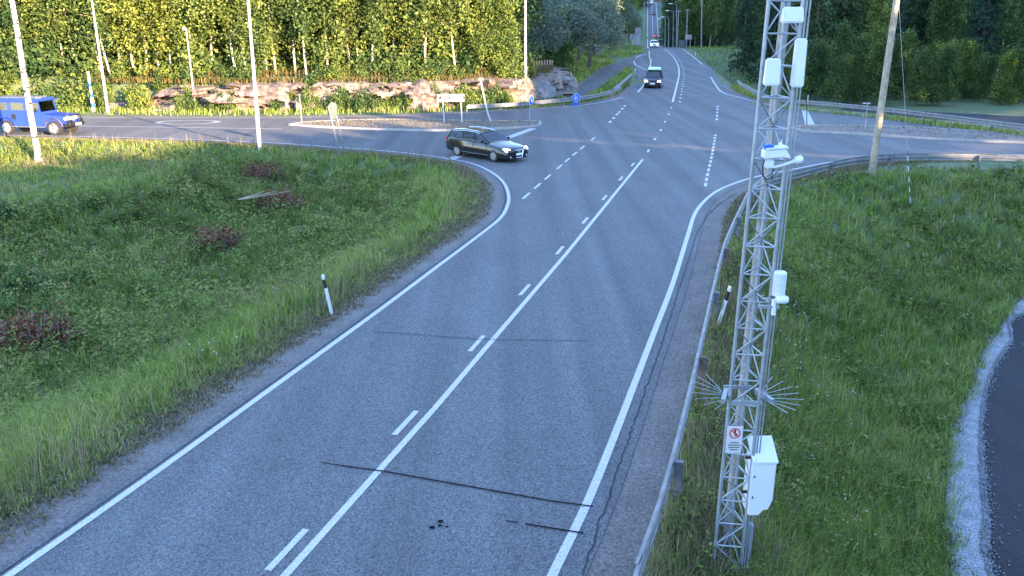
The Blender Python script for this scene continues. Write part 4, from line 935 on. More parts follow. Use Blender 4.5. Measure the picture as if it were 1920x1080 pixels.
def sign_round(px, py, cx, cy, rad, yaw, label, face='blue_sign', rim='sign_white', sym='arrow', group=None, post='galv', name='traffic_sign', z=None, cat='traffic sign', rpost=.03):
    c = ter(px, py) if z is None else (*at(px, py)[:2], z); t = Vector(ptY(cx, cy, c[1])) - Vector(c)
    e = empty(name, c, 0, label, cat, group); mb = MB(); mb.path([(0, 0, -.1), t * 1.0], rpost, 8); mb.build('post', M[post], e, True)
    rot = Euler((0, 0, yaw)).to_matrix(); fr = rot @ Vector((0, -.05, 0))
    mb = MB(); mb.lathe([(rad, -.012), (rad, .012)], t + fr, 32, 'Y', rot); d = mb.build('disc', M[rim], e)
    mb = MB(); mb.lathe([(rad * .9, -.004), (rad * .9, .004)], t + fr + rot @ Vector((0, -.014, 0)), 32, 'Y', rot); mb.build('face', M[face], d)
    def loc(x, z_): return t + fr + rot @ Vector((x, -.02, z_))
    mb = MB(); off = rot @ Vector((0, -.004, 0)); r_ = rad
    if sym == 'arrow':
        u_, w2 = Vector((.7, -.7)), Vector((.7, .7))
        P2 = [(-.55, .1), (.1, .1), (.1, .32), (.62, 0), (.1, -.32), (.1, -.1), (-.55, -.1)]
        poly_ = [loc(*( (u_ * a + w2 * b_) * r_)) for a, b_ in P2]; mb.extr(poly_, off)
    elif sym == 'people':
        for (x, s_) in ((-.25, 1.0), (.22, .75)):
            mb.extr([loc(x * r_ + .1 * s_ * r_ * math.cos(a), (.45 * s_ + .1) * r_ + .1 * s_ * r_ * math.sin(a)) for a in np.linspace(0, 6.28, 9)[:-1]], off)
            mb.extr([loc((x - .14 * s_) * r_, -.5 * r_), loc((x + .14 * s_) * r_, -.5 * r_), loc((x + .1 * s_) * r_, (.3 * s_ + .1) * r_), loc((x - .1 * s_) * r_, (.3 * s_ + .1) * r_)], off)
        mb.extr([loc(-.1 * r_, .1 * r_), loc(.2 * r_, -.1 * r_), loc(.2 * r_, -.02 * r_), loc(-.1 * r_, .18 * r_)], off)
    elif sym == 'digits':
        M4 = Matrix.Translation(loc(0, -.02)) @ (rot.to_4x4()) @ Matrix.Rotation(R(90), 4, 'X'); pip('digits', '60', rad * 1.0, M['black'], d, M4)
    if sym in ('arrow', 'people'): mb.build('symbol', M['sign_white'], d)
    return e, t, rot, c
sign_round(992, 232, 995, 188, .32, R(62), 'round blue sign with white diagonal arrow on the tip of the left traffic island', group='blue round signs')
e, t, rot, c = sign_round(1081, 197, 1080, 183, .34, R(12), 'round blue sign with white walking figures peeking over the guard rail beside the path', sym='people', group='blue round signs')
mb = MB(); mb.box((t.x, t.y - .04, t.z - .58), (.62, .02, .3), (0, 0, R(12))); mb.build('extra_plate', M['blue_sign'], e)
sign_round(1125, 124, 1123, 94, .42, R(8), 'grey round sign on a post beside the upper end of the path', face='sign_back', rim='sign_white', sym=None, group='signs at the far road')
sign_round(1513, 239, 1513, 187, .32, R(72), 'round sign seen almost edge-on at the tip of the right traffic island', face='sign_back', rim='sign_white', sym=None, post='black')

def board_sign(name, feet, corners, label, m='sign_white', post='lamp_metal', Y=None, rpost=.035, th=.03, cat='sign', group=None, posttop=None, mat_back=None, bd_off=-.06):
    c = ter(*feet[0]); Y = Y or c[1]; e = empty(name, c, 0, label, cat, group)
    for i, f in enumerate(feet):
        ff = ter(*f); top = Vector(ptY(*(posttop[i]), ff[1])); mb = MB(); mb.path([Vector(ff) - Vector(c) - Vector((0, 0, .1)), top - Vector(c)], rpost, 8); mb.build('post', M[post], e, True)
    pts = [Vector(ptY(px, py, Y + bd_off)) - Vector(c) for px, py in corners]; mb = MB(); mb.extr(pts, (0, -th, 0)); b_ = mb.build('board', M[m], e)
    return e, b_, c, Y
e, bd, c, Y = board_sign('direction_sign', [(834, 234), (867, 233)], [(820, 177), (871, 176), (871, 190), (820, 191)], 'white direction sign reading KESKUSTA with a black arrow pointing left, on the left traffic island', m='board_white', posttop=[(829, 180), (863, 179)], rpost=.05)
cc = Vector(ptY(848.5, 183.6, Y - .1)) - Vector(c)
pip('lettering', 'KESKUSTA', .33, M['black'], bd, Matrix.Translation(cc) @ Matrix.Rotation(R(90), 4, 'X'), .003)
a1, a2, a3 = [Vector(ptY(*p, Y - .1)) - Vector(c) for p in ((822.3, 184), (825.8, 180), (825.8, 187.5))]
mb = MB(); mb.extr([a1, a2, a3], (0, -.004, 0)); mb.build('arrow', M['black'], bd)
board_sign('route_sign', [(640, 298), (648, 291)], [(614, 203), (617, 195), (622, 191), (629, 193), (632, 200), (633, 214), (631, 221), (624, 224), (618, 219), (613, 208)], 'leaning two-legged sign seen from its grey back in the grass of the left side road', m='sign_back', post='galv_dull', posttop=[(615, 199), (626, 194)], rpost=.035, bd_off=.09)
board_sign('small_sign', [(566, 234)], [(560.5, 177), (563.5, 177), (563.5, 190), (560.5, 190)], 'slim dark sign plate edge-on at the left tip of the left island', m='galv_dull', post='galv', posttop=[(562, 177)], rpost=.03)
# bent pole
c = ter(922, 232); e = empty('bent_sign_post', c, 0, 'bent leaning post with a tiny plate at its top on the left traffic island', 'sign post')
pp_ = [Vector(ptY(*p, c[1])) - Vector(c) for p in ((923, 233), (918, 222), (914, 210), (908, 185), (904, 165), (900, 146))]
mb = MB(); mb.path(pp_, .055, 8); mb.build('post', M['lamp_metal'], e, True)
mb = MB(); q = [Vector(ptY(*p, c[1] - .06)) - Vector(c) for p in ((896.5, 146), (907, 145), (907, 150.5), (896.5, 151.5))]; mb.extr(q, (0, -.02, 0)); mb.build('plate', M['sign_back'], e)
# slim blue-white post left
c = ter(176, 210); e = empty('banded_post', c, 0, 'slim post patched blue and white beside the lamp pole left of the rock face', 'post'); tpv = Vector(ptY(165, 134, c[1])) - Vector(c)
for i, (a_, b_, m_, r_) in enumerate([(0, .12, 'white', .13), (.12, .22, 'blue_sign', .13), (.22, .36, 'white', .12), (.36, .46, 'blue_sign', .1), (.46, .62, 'white', .09), (.62, .72, 'blue_sign', .09), (.72, 1, 'white', .09)]):
    mb = MB(); mb.path([tpv * a_, tpv * b_], r_, 8); mb.build('band', M[m_], e, True)
# dumped bags by the rock
for (px, py, m_, lb) in ((331, 208, 'sign_back', 'pale blue-grey bag lying in the grass against the rock face'), (353, 205, 'leaf_w', 'whitish bag lying beside the short lamp pole')):
    c = ter(px, py); b_ = bmesh.new(); bmesh.ops.create_icosphere(b_, subdivisions=3, radius=1)
    for v in b_.verts: k = 1 + .35 * mn.noise(v.co * 2 + Vector((px, 0, 0))); v.co = Vector((v.co.x * .42 * k, v.co.y * .3 * k, v.co.z * .26 * k + .2))
    me = bpy.data.meshes.new('bag'); b_.to_mesh(me); b_.free(); me.materials.append(M['sign_back' if px < 340 else 'white']); o = bpy.data.objects.new('bag', me); C.objects.link(o); o.location = c; o.rotation_euler = (0, .3, .4); tag(o, lb, 'bag', 'bags by the rock face')
# right side items
e, bd, c, Y = board_sign('t_sign', [(1621, 246)], [(1617, 192.5), (1632, 192.5), (1632, 195), (1617, 195)], 'thin post with a flat bar across its top on the right traffic island', m='galv', post='galv', posttop=[(1627, 194)], rpost=.03)
for i, (fx, fy, tx_, ty_, lb) in enumerate([(1727, 243, 1729, 219, 'thin dark post on the right island, left of two short posts'), (1779, 248, 1783, 221, 'thin grey post on the right island, right of two short posts')]):
    c = ter(fx, fy); t_ = Vector(ptY(tx_, ty_, c[1])) - Vector(c); mb = MB(); mb.path([(0, 0, -.1), t_], .035, 8); mb.lathe([(.05, 0), (.05, .04)], t_, 8)
    o = mb.build('short_post', M['galv_dull'], None, True); o.location = c; tag(o, lb, 'post', 'short posts on the right island')
# wooden utility pole with stay wire
c = ter(1634, 327); t_ = Vector(ptY(1687, -20, c[1] )) - Vector(c)
e = empty('utility_pole', c, 0, 'thick weathered wooden utility pole rising from the grass behind the curved guard rail', 'utility pole', 'wooden utility poles')
mb = MB(); t_ = Vector((0.18 * 0, 0, t_.z)) + Vector((t_.x * .55, 0, 0)); mb.path([(0, 0, -.2), t_ * .5, t_ * 1.1], [.16, .15, .13], 14); mb.build('pole', M['wood'], e, True)
mb = MB(); mb.box(t_ * 1.04, (1.6, .12, .14)); x_ = mb.build('crossarm', M['wood_grey'], e)
for k_ in (-.65, 0, .65):
    mb = MB(); mb.lathe([(.04, 0), (.05, .05), (.02, .08), (.05, .11), (.03, .16)], Vector(t_) * 1.04 + Vector((k_, 0, .07)), 10); mb.build('insulator', M['white'], x_)
g1 = Vector(ter(1708, 402)); g2 = Vector(ptY(1689, 205, g1.z * 0 + c[1] - 1)); gt = Vector(c) + t_ * 1.0
e2 = empty('stay_wire', g1, 0, 'thin stay wire with a striped guard anchored in the right grass slope', 'stay wire')
mb = MB(); mb.path([(0, 0, 0), gt - g1], .007, 5); mb.build('wire', M['galv'], e2)
dv = (gt - g1); u_ = dv.normalized()
for k_ in range(12):
    mb = MB(); mb.path([u_ * (.05 + k_ * .22), u_ * (.05 + (k_ + 1) * .22)], .015, 6); mb.build('guard_stripe', M['black' if k_ % 2 else 'straw_p'] if False else (M['black'] if k_ % 2 else M['sign_white']), e2)

# ================================================================== LATTICE MAST
mast_c = ter(1364, 1075)
MY = mast_c[1]
mx, mz0 = mast_c[0], mast_c[2]
bl, tl = ptY(1341, 1000, MY), ptY(1427, 170, MY); br_, tr_ = ptY(1391, 1000, MY), ptY(1477, 170, MY)
TILT = ((tl[0] - bl[0]) / (tl[2] - bl[2]) + (tr_[0] - br_[0]) / (tr_[2] - br_[2])) / 2
def mx_at(py, px): return ptY(px, py, MY)
pL, pR = mx_at(600, 1388), mx_at(600, 1436)
LX = bl[0] - TILT * (bl[2] - mz0); RX = br_[0] - TILT * (br_[2] - mz0); print('mast tilt', TILT, RX - LX, 'Y', MY)
legs = [(LX, MY - .05), (RX, MY - .1), (LX + (RX - LX) * .82, MY + .26)]
TOPZ = 8.6; e = empty('lattice_mast', ((LX + RX) / 2, MY, mz0), 0, 'galvanised triangular lattice mast standing in the grass behind the guard rail', 'mast')
e.rotation_euler = (0, math.atan(TILT), 0); ox, oy, oz = e.location
for i, (x, y) in enumerate(legs):
    mb = MB(); mb.path([(x - ox, y - oy, -.1), (x - ox, y - oy, TOPZ - oz)], .022, 10); mb.build('leg', M['galv'], e, True)
mb = MB(); bay = .335; z = .12; k_ = 0
while z + bay < TOPZ - oz:
    for i in range(3):
        a_, b_ = legs[i], legs[(i + 1) % 3]; A_ = Vector((a_[0] - ox, a_[1] - oy, z)); B_ = Vector((b_[0] - ox, b_[1] - oy, z)); up = Vector((0, 0, bay))
        mb.tube(A_, B_, .010, n=6); 
        if (k_ + i) % 2: mb.tube(A_, B_ + up, .009, n=6)
        else: mb.tube(B_, A_ + up, .009, n=6)
    z += bay; k_ += 1
mb.build('bracing', M['galv'], e)
mb = MB()
for dx_, r_ in ((.06, .011), (.105, .009)): mb.path([(RX - ox + dx_ * .8, legs[1][1] - oy + .02, .1), (RX - ox + dx_ * .8, legs[1][1] - oy + .02, TOPZ - oz - .3)], r_, 8)
mb.build('cable_conduit', M['galv'], e, True)
# anti-climb spikes
zs = mx_at(742, 1400)[2] - oz
mb = MB(); hw = .06
for (cx_, s_) in ((LX - ox + .02, -1), (RX - ox + .02, 1)):
    b0 = Vector((cx_, -.12, zs)); mb.box((cx_ + s_ * .07, 0, zs), (.05, .34, .06), (0, 0, s_ * .35))
    for i in range(9):
        an = R(-75 + 150 * i / 8); dr = Vector((s_ * math.cos(an), math.sin(an) * 1.0, .1)); st = Vector((cx_ + s_ * .07, math.sin(an) * .15, zs)); mb.tube(st, st + dr * .42, .0045, n=5)
mb.box((.0, -.2, zs), (RX - LX, .02, .05)); mb.box((0, .25, zs), (RX - LX, .02, .05))
mb.build('anti_climb_spikes', M['galv'], e)
# equipment near the top of the mast
mb = MB()
for (zz, dx_, dy_) in ((TOPZ - .1, 0, 0),): mb.box((0, 0, zz - oz), (.5, .4, .03))
mb.build('top_plate', M['galv_dull'], e)
# grey wooden pole standing behind
wp = ptY(1362, 1022, MY + .55); wz = zg1(wp[0] + .06, MY + .55); mb = MB(); mb.path([(0, 0, -.2), (0, 0, 8.5 - wz)], [.062, .055], 12); o = mb.build('wooden_post', M['wood_grey'], None, True); 
wb, wt = ptY(1362, 1010, MY + .55), ptY(1452, 200, MY + .55); wti = (wt[0] - wb[0]) / (wt[2] - wb[2]); o.rotation_euler = (0, math.atan(wti), 0); o.location = (wb[0] - wti * (wb[2] - wz), MY + .55, wz); tag(o, 'slim grey weathered wooden post standing right behind the lattice mast', 'wooden post')
# control cabinet
cz0 = ptY(1400, 958, MY - .1)[2]; cz1 = ptY(1430, 848, MY - .1)[2]; cxl, cxr = ptY(1408, 900, MY - .15)[0], ptY(1452, 900, MY - .15)[0]
e = empty('control_cabinet', ((cxl + cxr) / 2, MY - .05, cz0), 0, 'white metal cabinet with sloping notched bottom fixed to the right side of the mast', 'cabinet')
W_ = cxr - cxl; Hc = cz1 - cz0
mb = MB(); D_ = .30; pr = [(-W_ / 2, -.02), (-W_ / 2 + .13, -.02), (-W_ / 2 + .19, .06), (W_ / 2 - .05, .06), (W_ / 2, .2), (W_ / 2, Hc - .1), (-W_ / 2, Hc - .1)]
mb.extr([(x, -.12, z_) for x, z_ in pr], (0, D_, 0)); mb.build('body', M['white_cab'], e, bevel=.006)
mb = MB(); mb.extr([(-W_ / 2 - .01, -.15, Hc - .1), (W_ / 2 + .01, -.15, Hc - .1), (W_ / 2 + .01, .2, Hc + .08), (-W_ / 2 - .01, .2, Hc + .08)], (0, 0, .02)); mb.build('roof', M['white'], e)
mb = MB(); mb.extr([(-W_ / 2 + .02, -.122, .1), (W_ / 2 - .03, -.122, .2), (W_ / 2 - .02, -.122, Hc - .13), (-W_ / 2 + .02, -.122, Hc - .13)], (0, -.008, 0)); dr = mb.build('door', M['white_cab'], e)
for zz in (.25, .65 * Hc, .9 * Hc):
    mb = MB(); mb.box((-W_ / 2 + .03, -.135, zz), (.012, .012, .03)); mb.build('hinge', M['black'], dr)
mb = MB(); mb.box((-W_ / 2 - .02, 0, Hc - .1), (.1, .03, .03)); mb.box((-W_ / 2 - .02, 0, .25), (.1, .03, .03)); mb.build('bracket', M['black'], e)
# warning sign on the mast
s0 = ptY(1377, 825, MY - .15); e = empty('warning_sign', (s0[0], MY - .14, s0[2]), 0, 'small white sign with a red prohibition circle and black lines of text on the mast', 'sign')
mb = MB(); mb.box((0, 0, 0), (.19, .012, .36)); bd = mb.build('plate', M['sign_white'], e)
mb = MB(); mb.v = []; n = 24; 
ringo = [Vector((.07 * math.cos(a), -.009, .09 + .07 * math.sin(a))) for a in np.linspace(0, 6.283, n + 1)[:-1]]; ringi = [Vector((.055 * math.cos(a), -.009, .09 + .055 * math.sin(a))) for a in np.linspace(0, 6.283, n + 1)[:-1]]
mb.add(ringo + ringi, [(i, (i + 1) % n, n + (i + 1) % n, n + i) for i in range(n)]); mb.box((0, -.010, .09), (.012, .003, .13), (0, R(-45), 0)); mb.build('red_circle', M['red_sign'], bd)
mb = MB(); mb.box((0, -.008, .11), (.02, .003, .06)); mb.box((.015, -.008, .07), (.03, .003, .03)); mb.build('figure_symbol', M['black'], bd)
mb = MB()
for i, wd in enumerate((.1, .14, .13, .1)):
    x = -wd / 2; zz = -.04 - i * .032
    while x < wd / 2: l_ = random.uniform(.008, .02); mb.box((x + l_ / 2, -.008, zz), (l_, .003, .013)); x += l_ + .005
mb.build('text_lines', M['black'], bd)
# CCTV camera housing on the mast
def XZ(px, py, dy=-.2): p = ptY(px, py, MY + dy); return Vector(p)
a_ = XZ(1431, 291, -.32); e = empty('traffic_camera', XZ(1450, 300, -.32), 0, 'white box camera with sloping hood mounted across the mast', 'camera'); O = Vector(e.location)
def xz(px, py, dy=-.32): return XZ(px, py, dy) - O
mb = MB(); bod = [xz(1430, 296), xz(1431, 281), xz(1470, 277), xz(1478, 292), xz(1481, 296), xz(1465, 293)]; mb.extr([p + Vector((0, -.08, 0)) for p in bod], (0, .16, 0)); mb.build('housing', M['white'], e, bevel=.008)
mb = MB(); mb.extr([xz(1434, 279) + Vector((0, -.09, 0)), xz(1474, 276) + Vector((0, -.09, 0)), xz(1474, 276) + Vector((0, .09, 0)), xz(1434, 279) + Vector((0, .09, 0))], (0, 0, .015)); mb.build('sunshield', M['white'], e)
mb = MB(); mb.box(xz(1441, 275), (.09, .09, .04)); mb.build('blue_cap', M['blue_sign'], e)
mb = MB(); mb.box(xz(1442, 306), (.09, .08, .1)); mb.build('joint_block', M['white'], e, bevel=.01)
mb = MB(); mb.path([xz(1440, 314), xz(1455, 313), xz(1470, 309), xz(1488, 303)], .018, 10); ar = mb.build('arm', M['white'], e, True)
mb = MB(); mb.lathe([(.018, 0), (.045, .03), (.045, .09), (.025, .1)], xz(1488, 303), 14, rot=Matrix.Rotation(R(70), 3, 'Y')); mb.build('sensor_head', M['white'], e, True)
mb = MB(); mb.path([xz(1433, 298), xz(1430, 315), xz(1431, 330), xz(1438, 337), xz(1447, 333), xz(1450, 318), xz(1449, 308)], .008, 6); mb.build('cable_loop', M['black'], e, True)
mb = MB(); mb.tube(xz(1462, 276), xz(1466, 262), .005, n=6); mb.box(xz(1463, 272), (.03, .03, .05)); mb.build('antenna', M['white'], e)
# weather sensor (louvred shield) and round sensor
w0 = XZ(1459, 553, -.15); e = empty('weather_sensor', w0, 0, 'white louvred weather shield on the right side of the mast', 'weather sensor', 'weather instruments on the mast'); Hs = XZ(1461, 508, -.15).z - w0.z; r_ = .075
pf = []; n = 11
for i in range(n): z_ = Hs * .92 * i / n; pf += [(r_, z_), (r_, z_ + .012), (r_ * .72, z_ + .02)]
pf += [(r_, Hs * .92), (r_ * .85, Hs * .97), (r_ * .3, Hs)]
mb = MB(); mb.lathe(pf, (0, 0, 0), 20); mb.build('louvres', M['white'], e)
mb = MB(); mb.tube((0, 0, 0), (0, 0, -.05), .02, n=8); mb.box((-.07, 0, -.05), (.2, .04, .02)); mb.build('bracket', M['galv'], e)
w1 = XZ(1466, 562, -.25); e = empty('optical_sensor', w1, 0, 'white rounded optical sensor with hanging tube just under the louvred shield', 'weather sensor', 'weather instruments on the mast')
mb = MB(); mb.path([(-.07, 0, .0), (-.05, 0, .0), (.04, 0, 0), (.07, 0, 0)], [.03, .05, .05, .035], 14); mb.build('head', M['white'], e, True)
mb = MB(); q = XZ(1450, 590, -.25) - w1; mb.tube((-.09, 0, 0), q, .028, n=10); mb.build('tube', M['white'], e, True)
mb = MB(); mb.box(XZ(1441, 575, -.25) - w1, (.24, .04, .035)); mb.build('mount', M['galv'], e)
# grey slanted fragment (rail end) at the bottom right of the mast
c = ter(1398, 1078); t_ = Vector(ptY(1409, 982, c[1])) - Vector(c); mb = MB(); q = t_.normalized().to_track_quat('Z', 'Y').to_matrix(); mb.box((0, 0, t_.length / 2), (.10, .05, t_.length)); mb.v = [tuple(q @ Vector(p)) for p in mb.v]
o = mb.build('steel_post', M['galv'], None, bevel=.01); o.location = c; tag(o, 'short galvanised steel channel post in the grass at the foot of the mast', 'post')
# upper mast equipment
for i, (px, py, w_, h_, lb) in enumerate([(1448, 135, .16, .28, 'white flat box on the mast just below its upper part'), (1498, 118, .12, .5, 'slim white panel on the right side of the upper mast'), (1486, 28, .22, .16, 'white box near the very top of the mast')]):
    p = XZ(px, py, -.18); mb = MB(); mb.box((0, 0, 0), (w_, .12, h_), taper=.9); o = mb.build('equipment_box', M['white'], None, bevel=.015); o.location = p; tag(o, lb, 'equipment box', 'white boxes on the upper mast')

# ================================================================== VEHICLES
def paint(name, col, rough=.22, metal=0): 
    m = mat(name, col, rough, metal); m.node_tree.nodes['Principled BSDF'].inputs['Coat Weight'].default_value = .3; m.node_tree.nodes['Principled BSDF'].inputs['Coat Roughness'].default_value = .08; return m
M['paint_black'] = paint('black_car_paint', (.006, .008, .009)); M['paint_blue'] = paint('blue_car_paint', (.014, .045, .27), .5); M['paint_navy'] = paint('dark_car_paint', (.012, .012, .03))
M['paint_white'] = paint('white_car_paint', (.7, .72, .75)); M['paint_red'] = paint('red_car_paint', (.35, .02, .03)); M['chrome'] = mat('chrome', (.7, .71, .72), .18, 1); M['rim'] = mat('alloy_rim', (.5, .51, .53), .3, .8)
M['lamp_glass'] = mat('headlight_glass', (.75, .75, .72), .15); M['lamp_on'] = mat('lit_headlight', (.8, .8, .75), .2, emit=(1, .85, .6), es=1.1); M['plate'] = mat('number_plate', (.75, .76, .78), .4); M['interior'] = mat('car_interior', (.03, .03, .032), .9)
M['lamp_on_far'] = mat('lit_headlight_far', (.8, .8, .8), .2, emit=(.9, .95, 1), es=2.2); M['tail_on'] = mat('lit_tail_lamp', (.5, .02, .02), .2, emit=(1, .08, .1), es=1.2)
def see_glass():
    m = bpy.data.materials.new('window_glass'); m.use_nodes = True; n = m.node_tree.nodes; l = m.node_tree.links
    gl = n.new('ShaderNodeBsdfGlossy'); gl.inputs['Roughness'].default_value = .04; gl.inputs['Color'].default_value = (.9, .95, 1, 1); tr = n.new('ShaderNodeBsdfTransparent'); tr.inputs[0].default_value = (.42, .47, .48, 1)
    fr = n.new('ShaderNodeFresnel'); fr.inputs[0].default_value = 1.6; mx = n.new('ShaderNodeMixShader'); l.new(fr.outputs[0], mx.inputs[0]); l.new(tr.outputs[0], mx.inputs[1]); l.new(gl.outputs[0], mx.inputs[2]); l.new(mx.outputs[0], n['Material Output'].inputs['Surface']); return m
M['pane'] = see_glass()
def wheel(root, x, y, r_, side, w_=.22, spokes=8, rim='rim'):
    mb = MB(); mb.lathe([(r_ * .68, -w_ / 2), (r_ * .93, -w_ / 2), (r_, -w_ / 2 + .03), (r_, w_ / 2 - .03), (r_ * .93, w_ / 2), (r_ * .68, w_ / 2)], (x, y, r_), 28, 'Y'); wv = mb.build('wheel', M['rubber'], root, True)
    mb = MB(); yo = y + side * (w_ / 2 - .02)
    mb.lathe([(r_ * .7, -.02), (r_ * .7, .03), (r_ * .62, .03), (r_ * .62, -.02)], (x, yo, r_), 24, 'Y')
    mb.lathe([(r_ * .16, -.01), (r_ * .16, .035)], (x, yo, r_), 12, 'Y')
    for i in range(spokes):
        a = 2 * math.pi * i / spokes; mb.box((x + math.cos(a) * r_ * .4, yo + side * .01, r_ + math.sin(a) * r_ * .4), (r_ * .5, .03, r_ * .13), (0, -a, 0))
    mb.build('rim', M[rim], wv)
    mb = MB(); mb.lathe([(r_ * .64, -.01), (r_ * .64, .01)], (x, yo - side * .04, r_), 20, 'Y'); mb.build('brake_disc', M['interior'], wv)
def loft(stations, cls=None):
    """stations: x, half width, z bottom, z side top, z centre top ; ring of 12 points"""
    mb = MB(); n = 12; vs = []
    for (x, hw, zb, zs_, zt) in stations:
        zm = zb + (zs_ - zb) * .45
        r_ = [(hw * .8, zb), (hw * .97, zb + .07), (hw, zm), (hw * .975, zs_ - .05), (hw * .92, zs_ + (zt - zs_) * .35), (hw * .55, zt - (zt - zs_) * .12)]
        vs += [(x, y, z_) for y, z_ in r_] + [(x, -y, z_) for y, z_ in r_[::-1]]
    k = len(stations); fs = [(i * n + j, i * n + (j + 1) % n, (i + 1) * n + (j + 1) % n, (i + 1) * n + j) for i in range(k - 1) for j in range(n)] + [tuple(range(n)), tuple(range((k - 1) * n, k * n))]
    mb.add(vs, fs); return mb
def cut_arches(o, cuts):
    for (x, r_, hw, z_) in cuts:
        mb = MB(); mb.lathe([(r_, -hw), (r_, hw)], (x, 0, z_), 28, 'Y'); c_ = mb.build('tmpcut', M['black'])
        # keep the middle of the body: the cut goes through, an inner box closes it again
        m_ = o.modifiers.new('b', 'BOOLEAN'); m_.object = c_; m_.operation = 'DIFFERENCE'; m_.solver = 'EXACT'
        bpy.context.view_layer.update(); me = bpy.data.meshes.new_from_object(o.evaluated_get(bpy.context.evaluated_depsgraph_get())); o.modifiers.clear(); o.data = me; bpy.data.objects.remove(c_)
    me.name = o.name
    for p in me.polygons: p.use_smooth = True
    try: me.set_sharp_from_angle(angle=R(35))
    except Exception: pass
def frame_at(root, loc, yaw): root.location = loc; root.rotation_euler = (0, 0, yaw)
def person(root, x, y, z, s=1.0):
    """seated driver, head to hips, one skinned body with hands on the wheel"""
    P_ = {'hip': (0, 0, 0), 'chest': (-.1, 0, .38), 'neck': (-.1, 0, .52), 'head': (-.07, 0, .64), 'crown': (-.06, 0, .74), 'ls': (-.1, .19, .45), 'le': (.14, .24, .26), 'lh': (.36, .16, .36), 'rs': (-.1, -.19, .45), 're': (.14, -.24, .26), 'rh': (.36, -.16, .36), 'lk': (.42, .13, .08), 'rk': (.42, -.13, .08)}
    rad = {'hip': .15, 'chest': .15, 'neck': .055, 'head': .092, 'crown': .07, 'ls': .065, 'le': .045, 'lh': .035, 'rs': .065, 're': .045, 'rh': .035, 'lk': .075, 'rk': .075}
    E = [('hip', 'chest'), ('chest', 'neck'), ('neck', 'head'), ('head', 'crown'), ('chest', 'ls'), ('ls', 'le'), ('le', 'lh'), ('chest', 'rs'), ('rs', 're'), ('re', 'rh'), ('hip', 'lk'), ('hip', 'rk')]
    ks = list(P_); me = bpy.data.meshes.new('person'); me.from_pydata([tuple(Vector(P_[k]) * s) for k in ks], [(ks.index(a), ks.index(b_)) for a, b_ in E], [])
    o = bpy.data.objects.new('person', me); C.objects.link(o); md = o.modifiers.new('s', 'SKIN'); md.use_smooth_shade = True
    for i, k in enumerate(ks): me.skin_vertices[0].data[i].radius = (rad[k] * s,) * 2
    me.skin_vertices[0].data[0].use_root = True
    sb = o.modifiers.new('u', 'SUBSURF'); sb.levels = 2; sb.render_levels = 2
    bpy.context.view_layer.update(); m2 = bpy.data.meshes.new_from_object(o.evaluated_get(bpy.context.evaluated_depsgraph_get())); bpy.data.objects.remove(o)
    m2.materials.clear(); m2.materials.append(M['skin']); m2.materials.append(M['cloth'])
    for p in m2.polygons: p.material_index = 0 if (p.center.z > .5 * s or p.center.x > .27 * s and p.center.z > .2 * s) else 1; p.use_smooth = True
    o = bpy.data.objects.new('person', m2); C.objects.link(o); return o
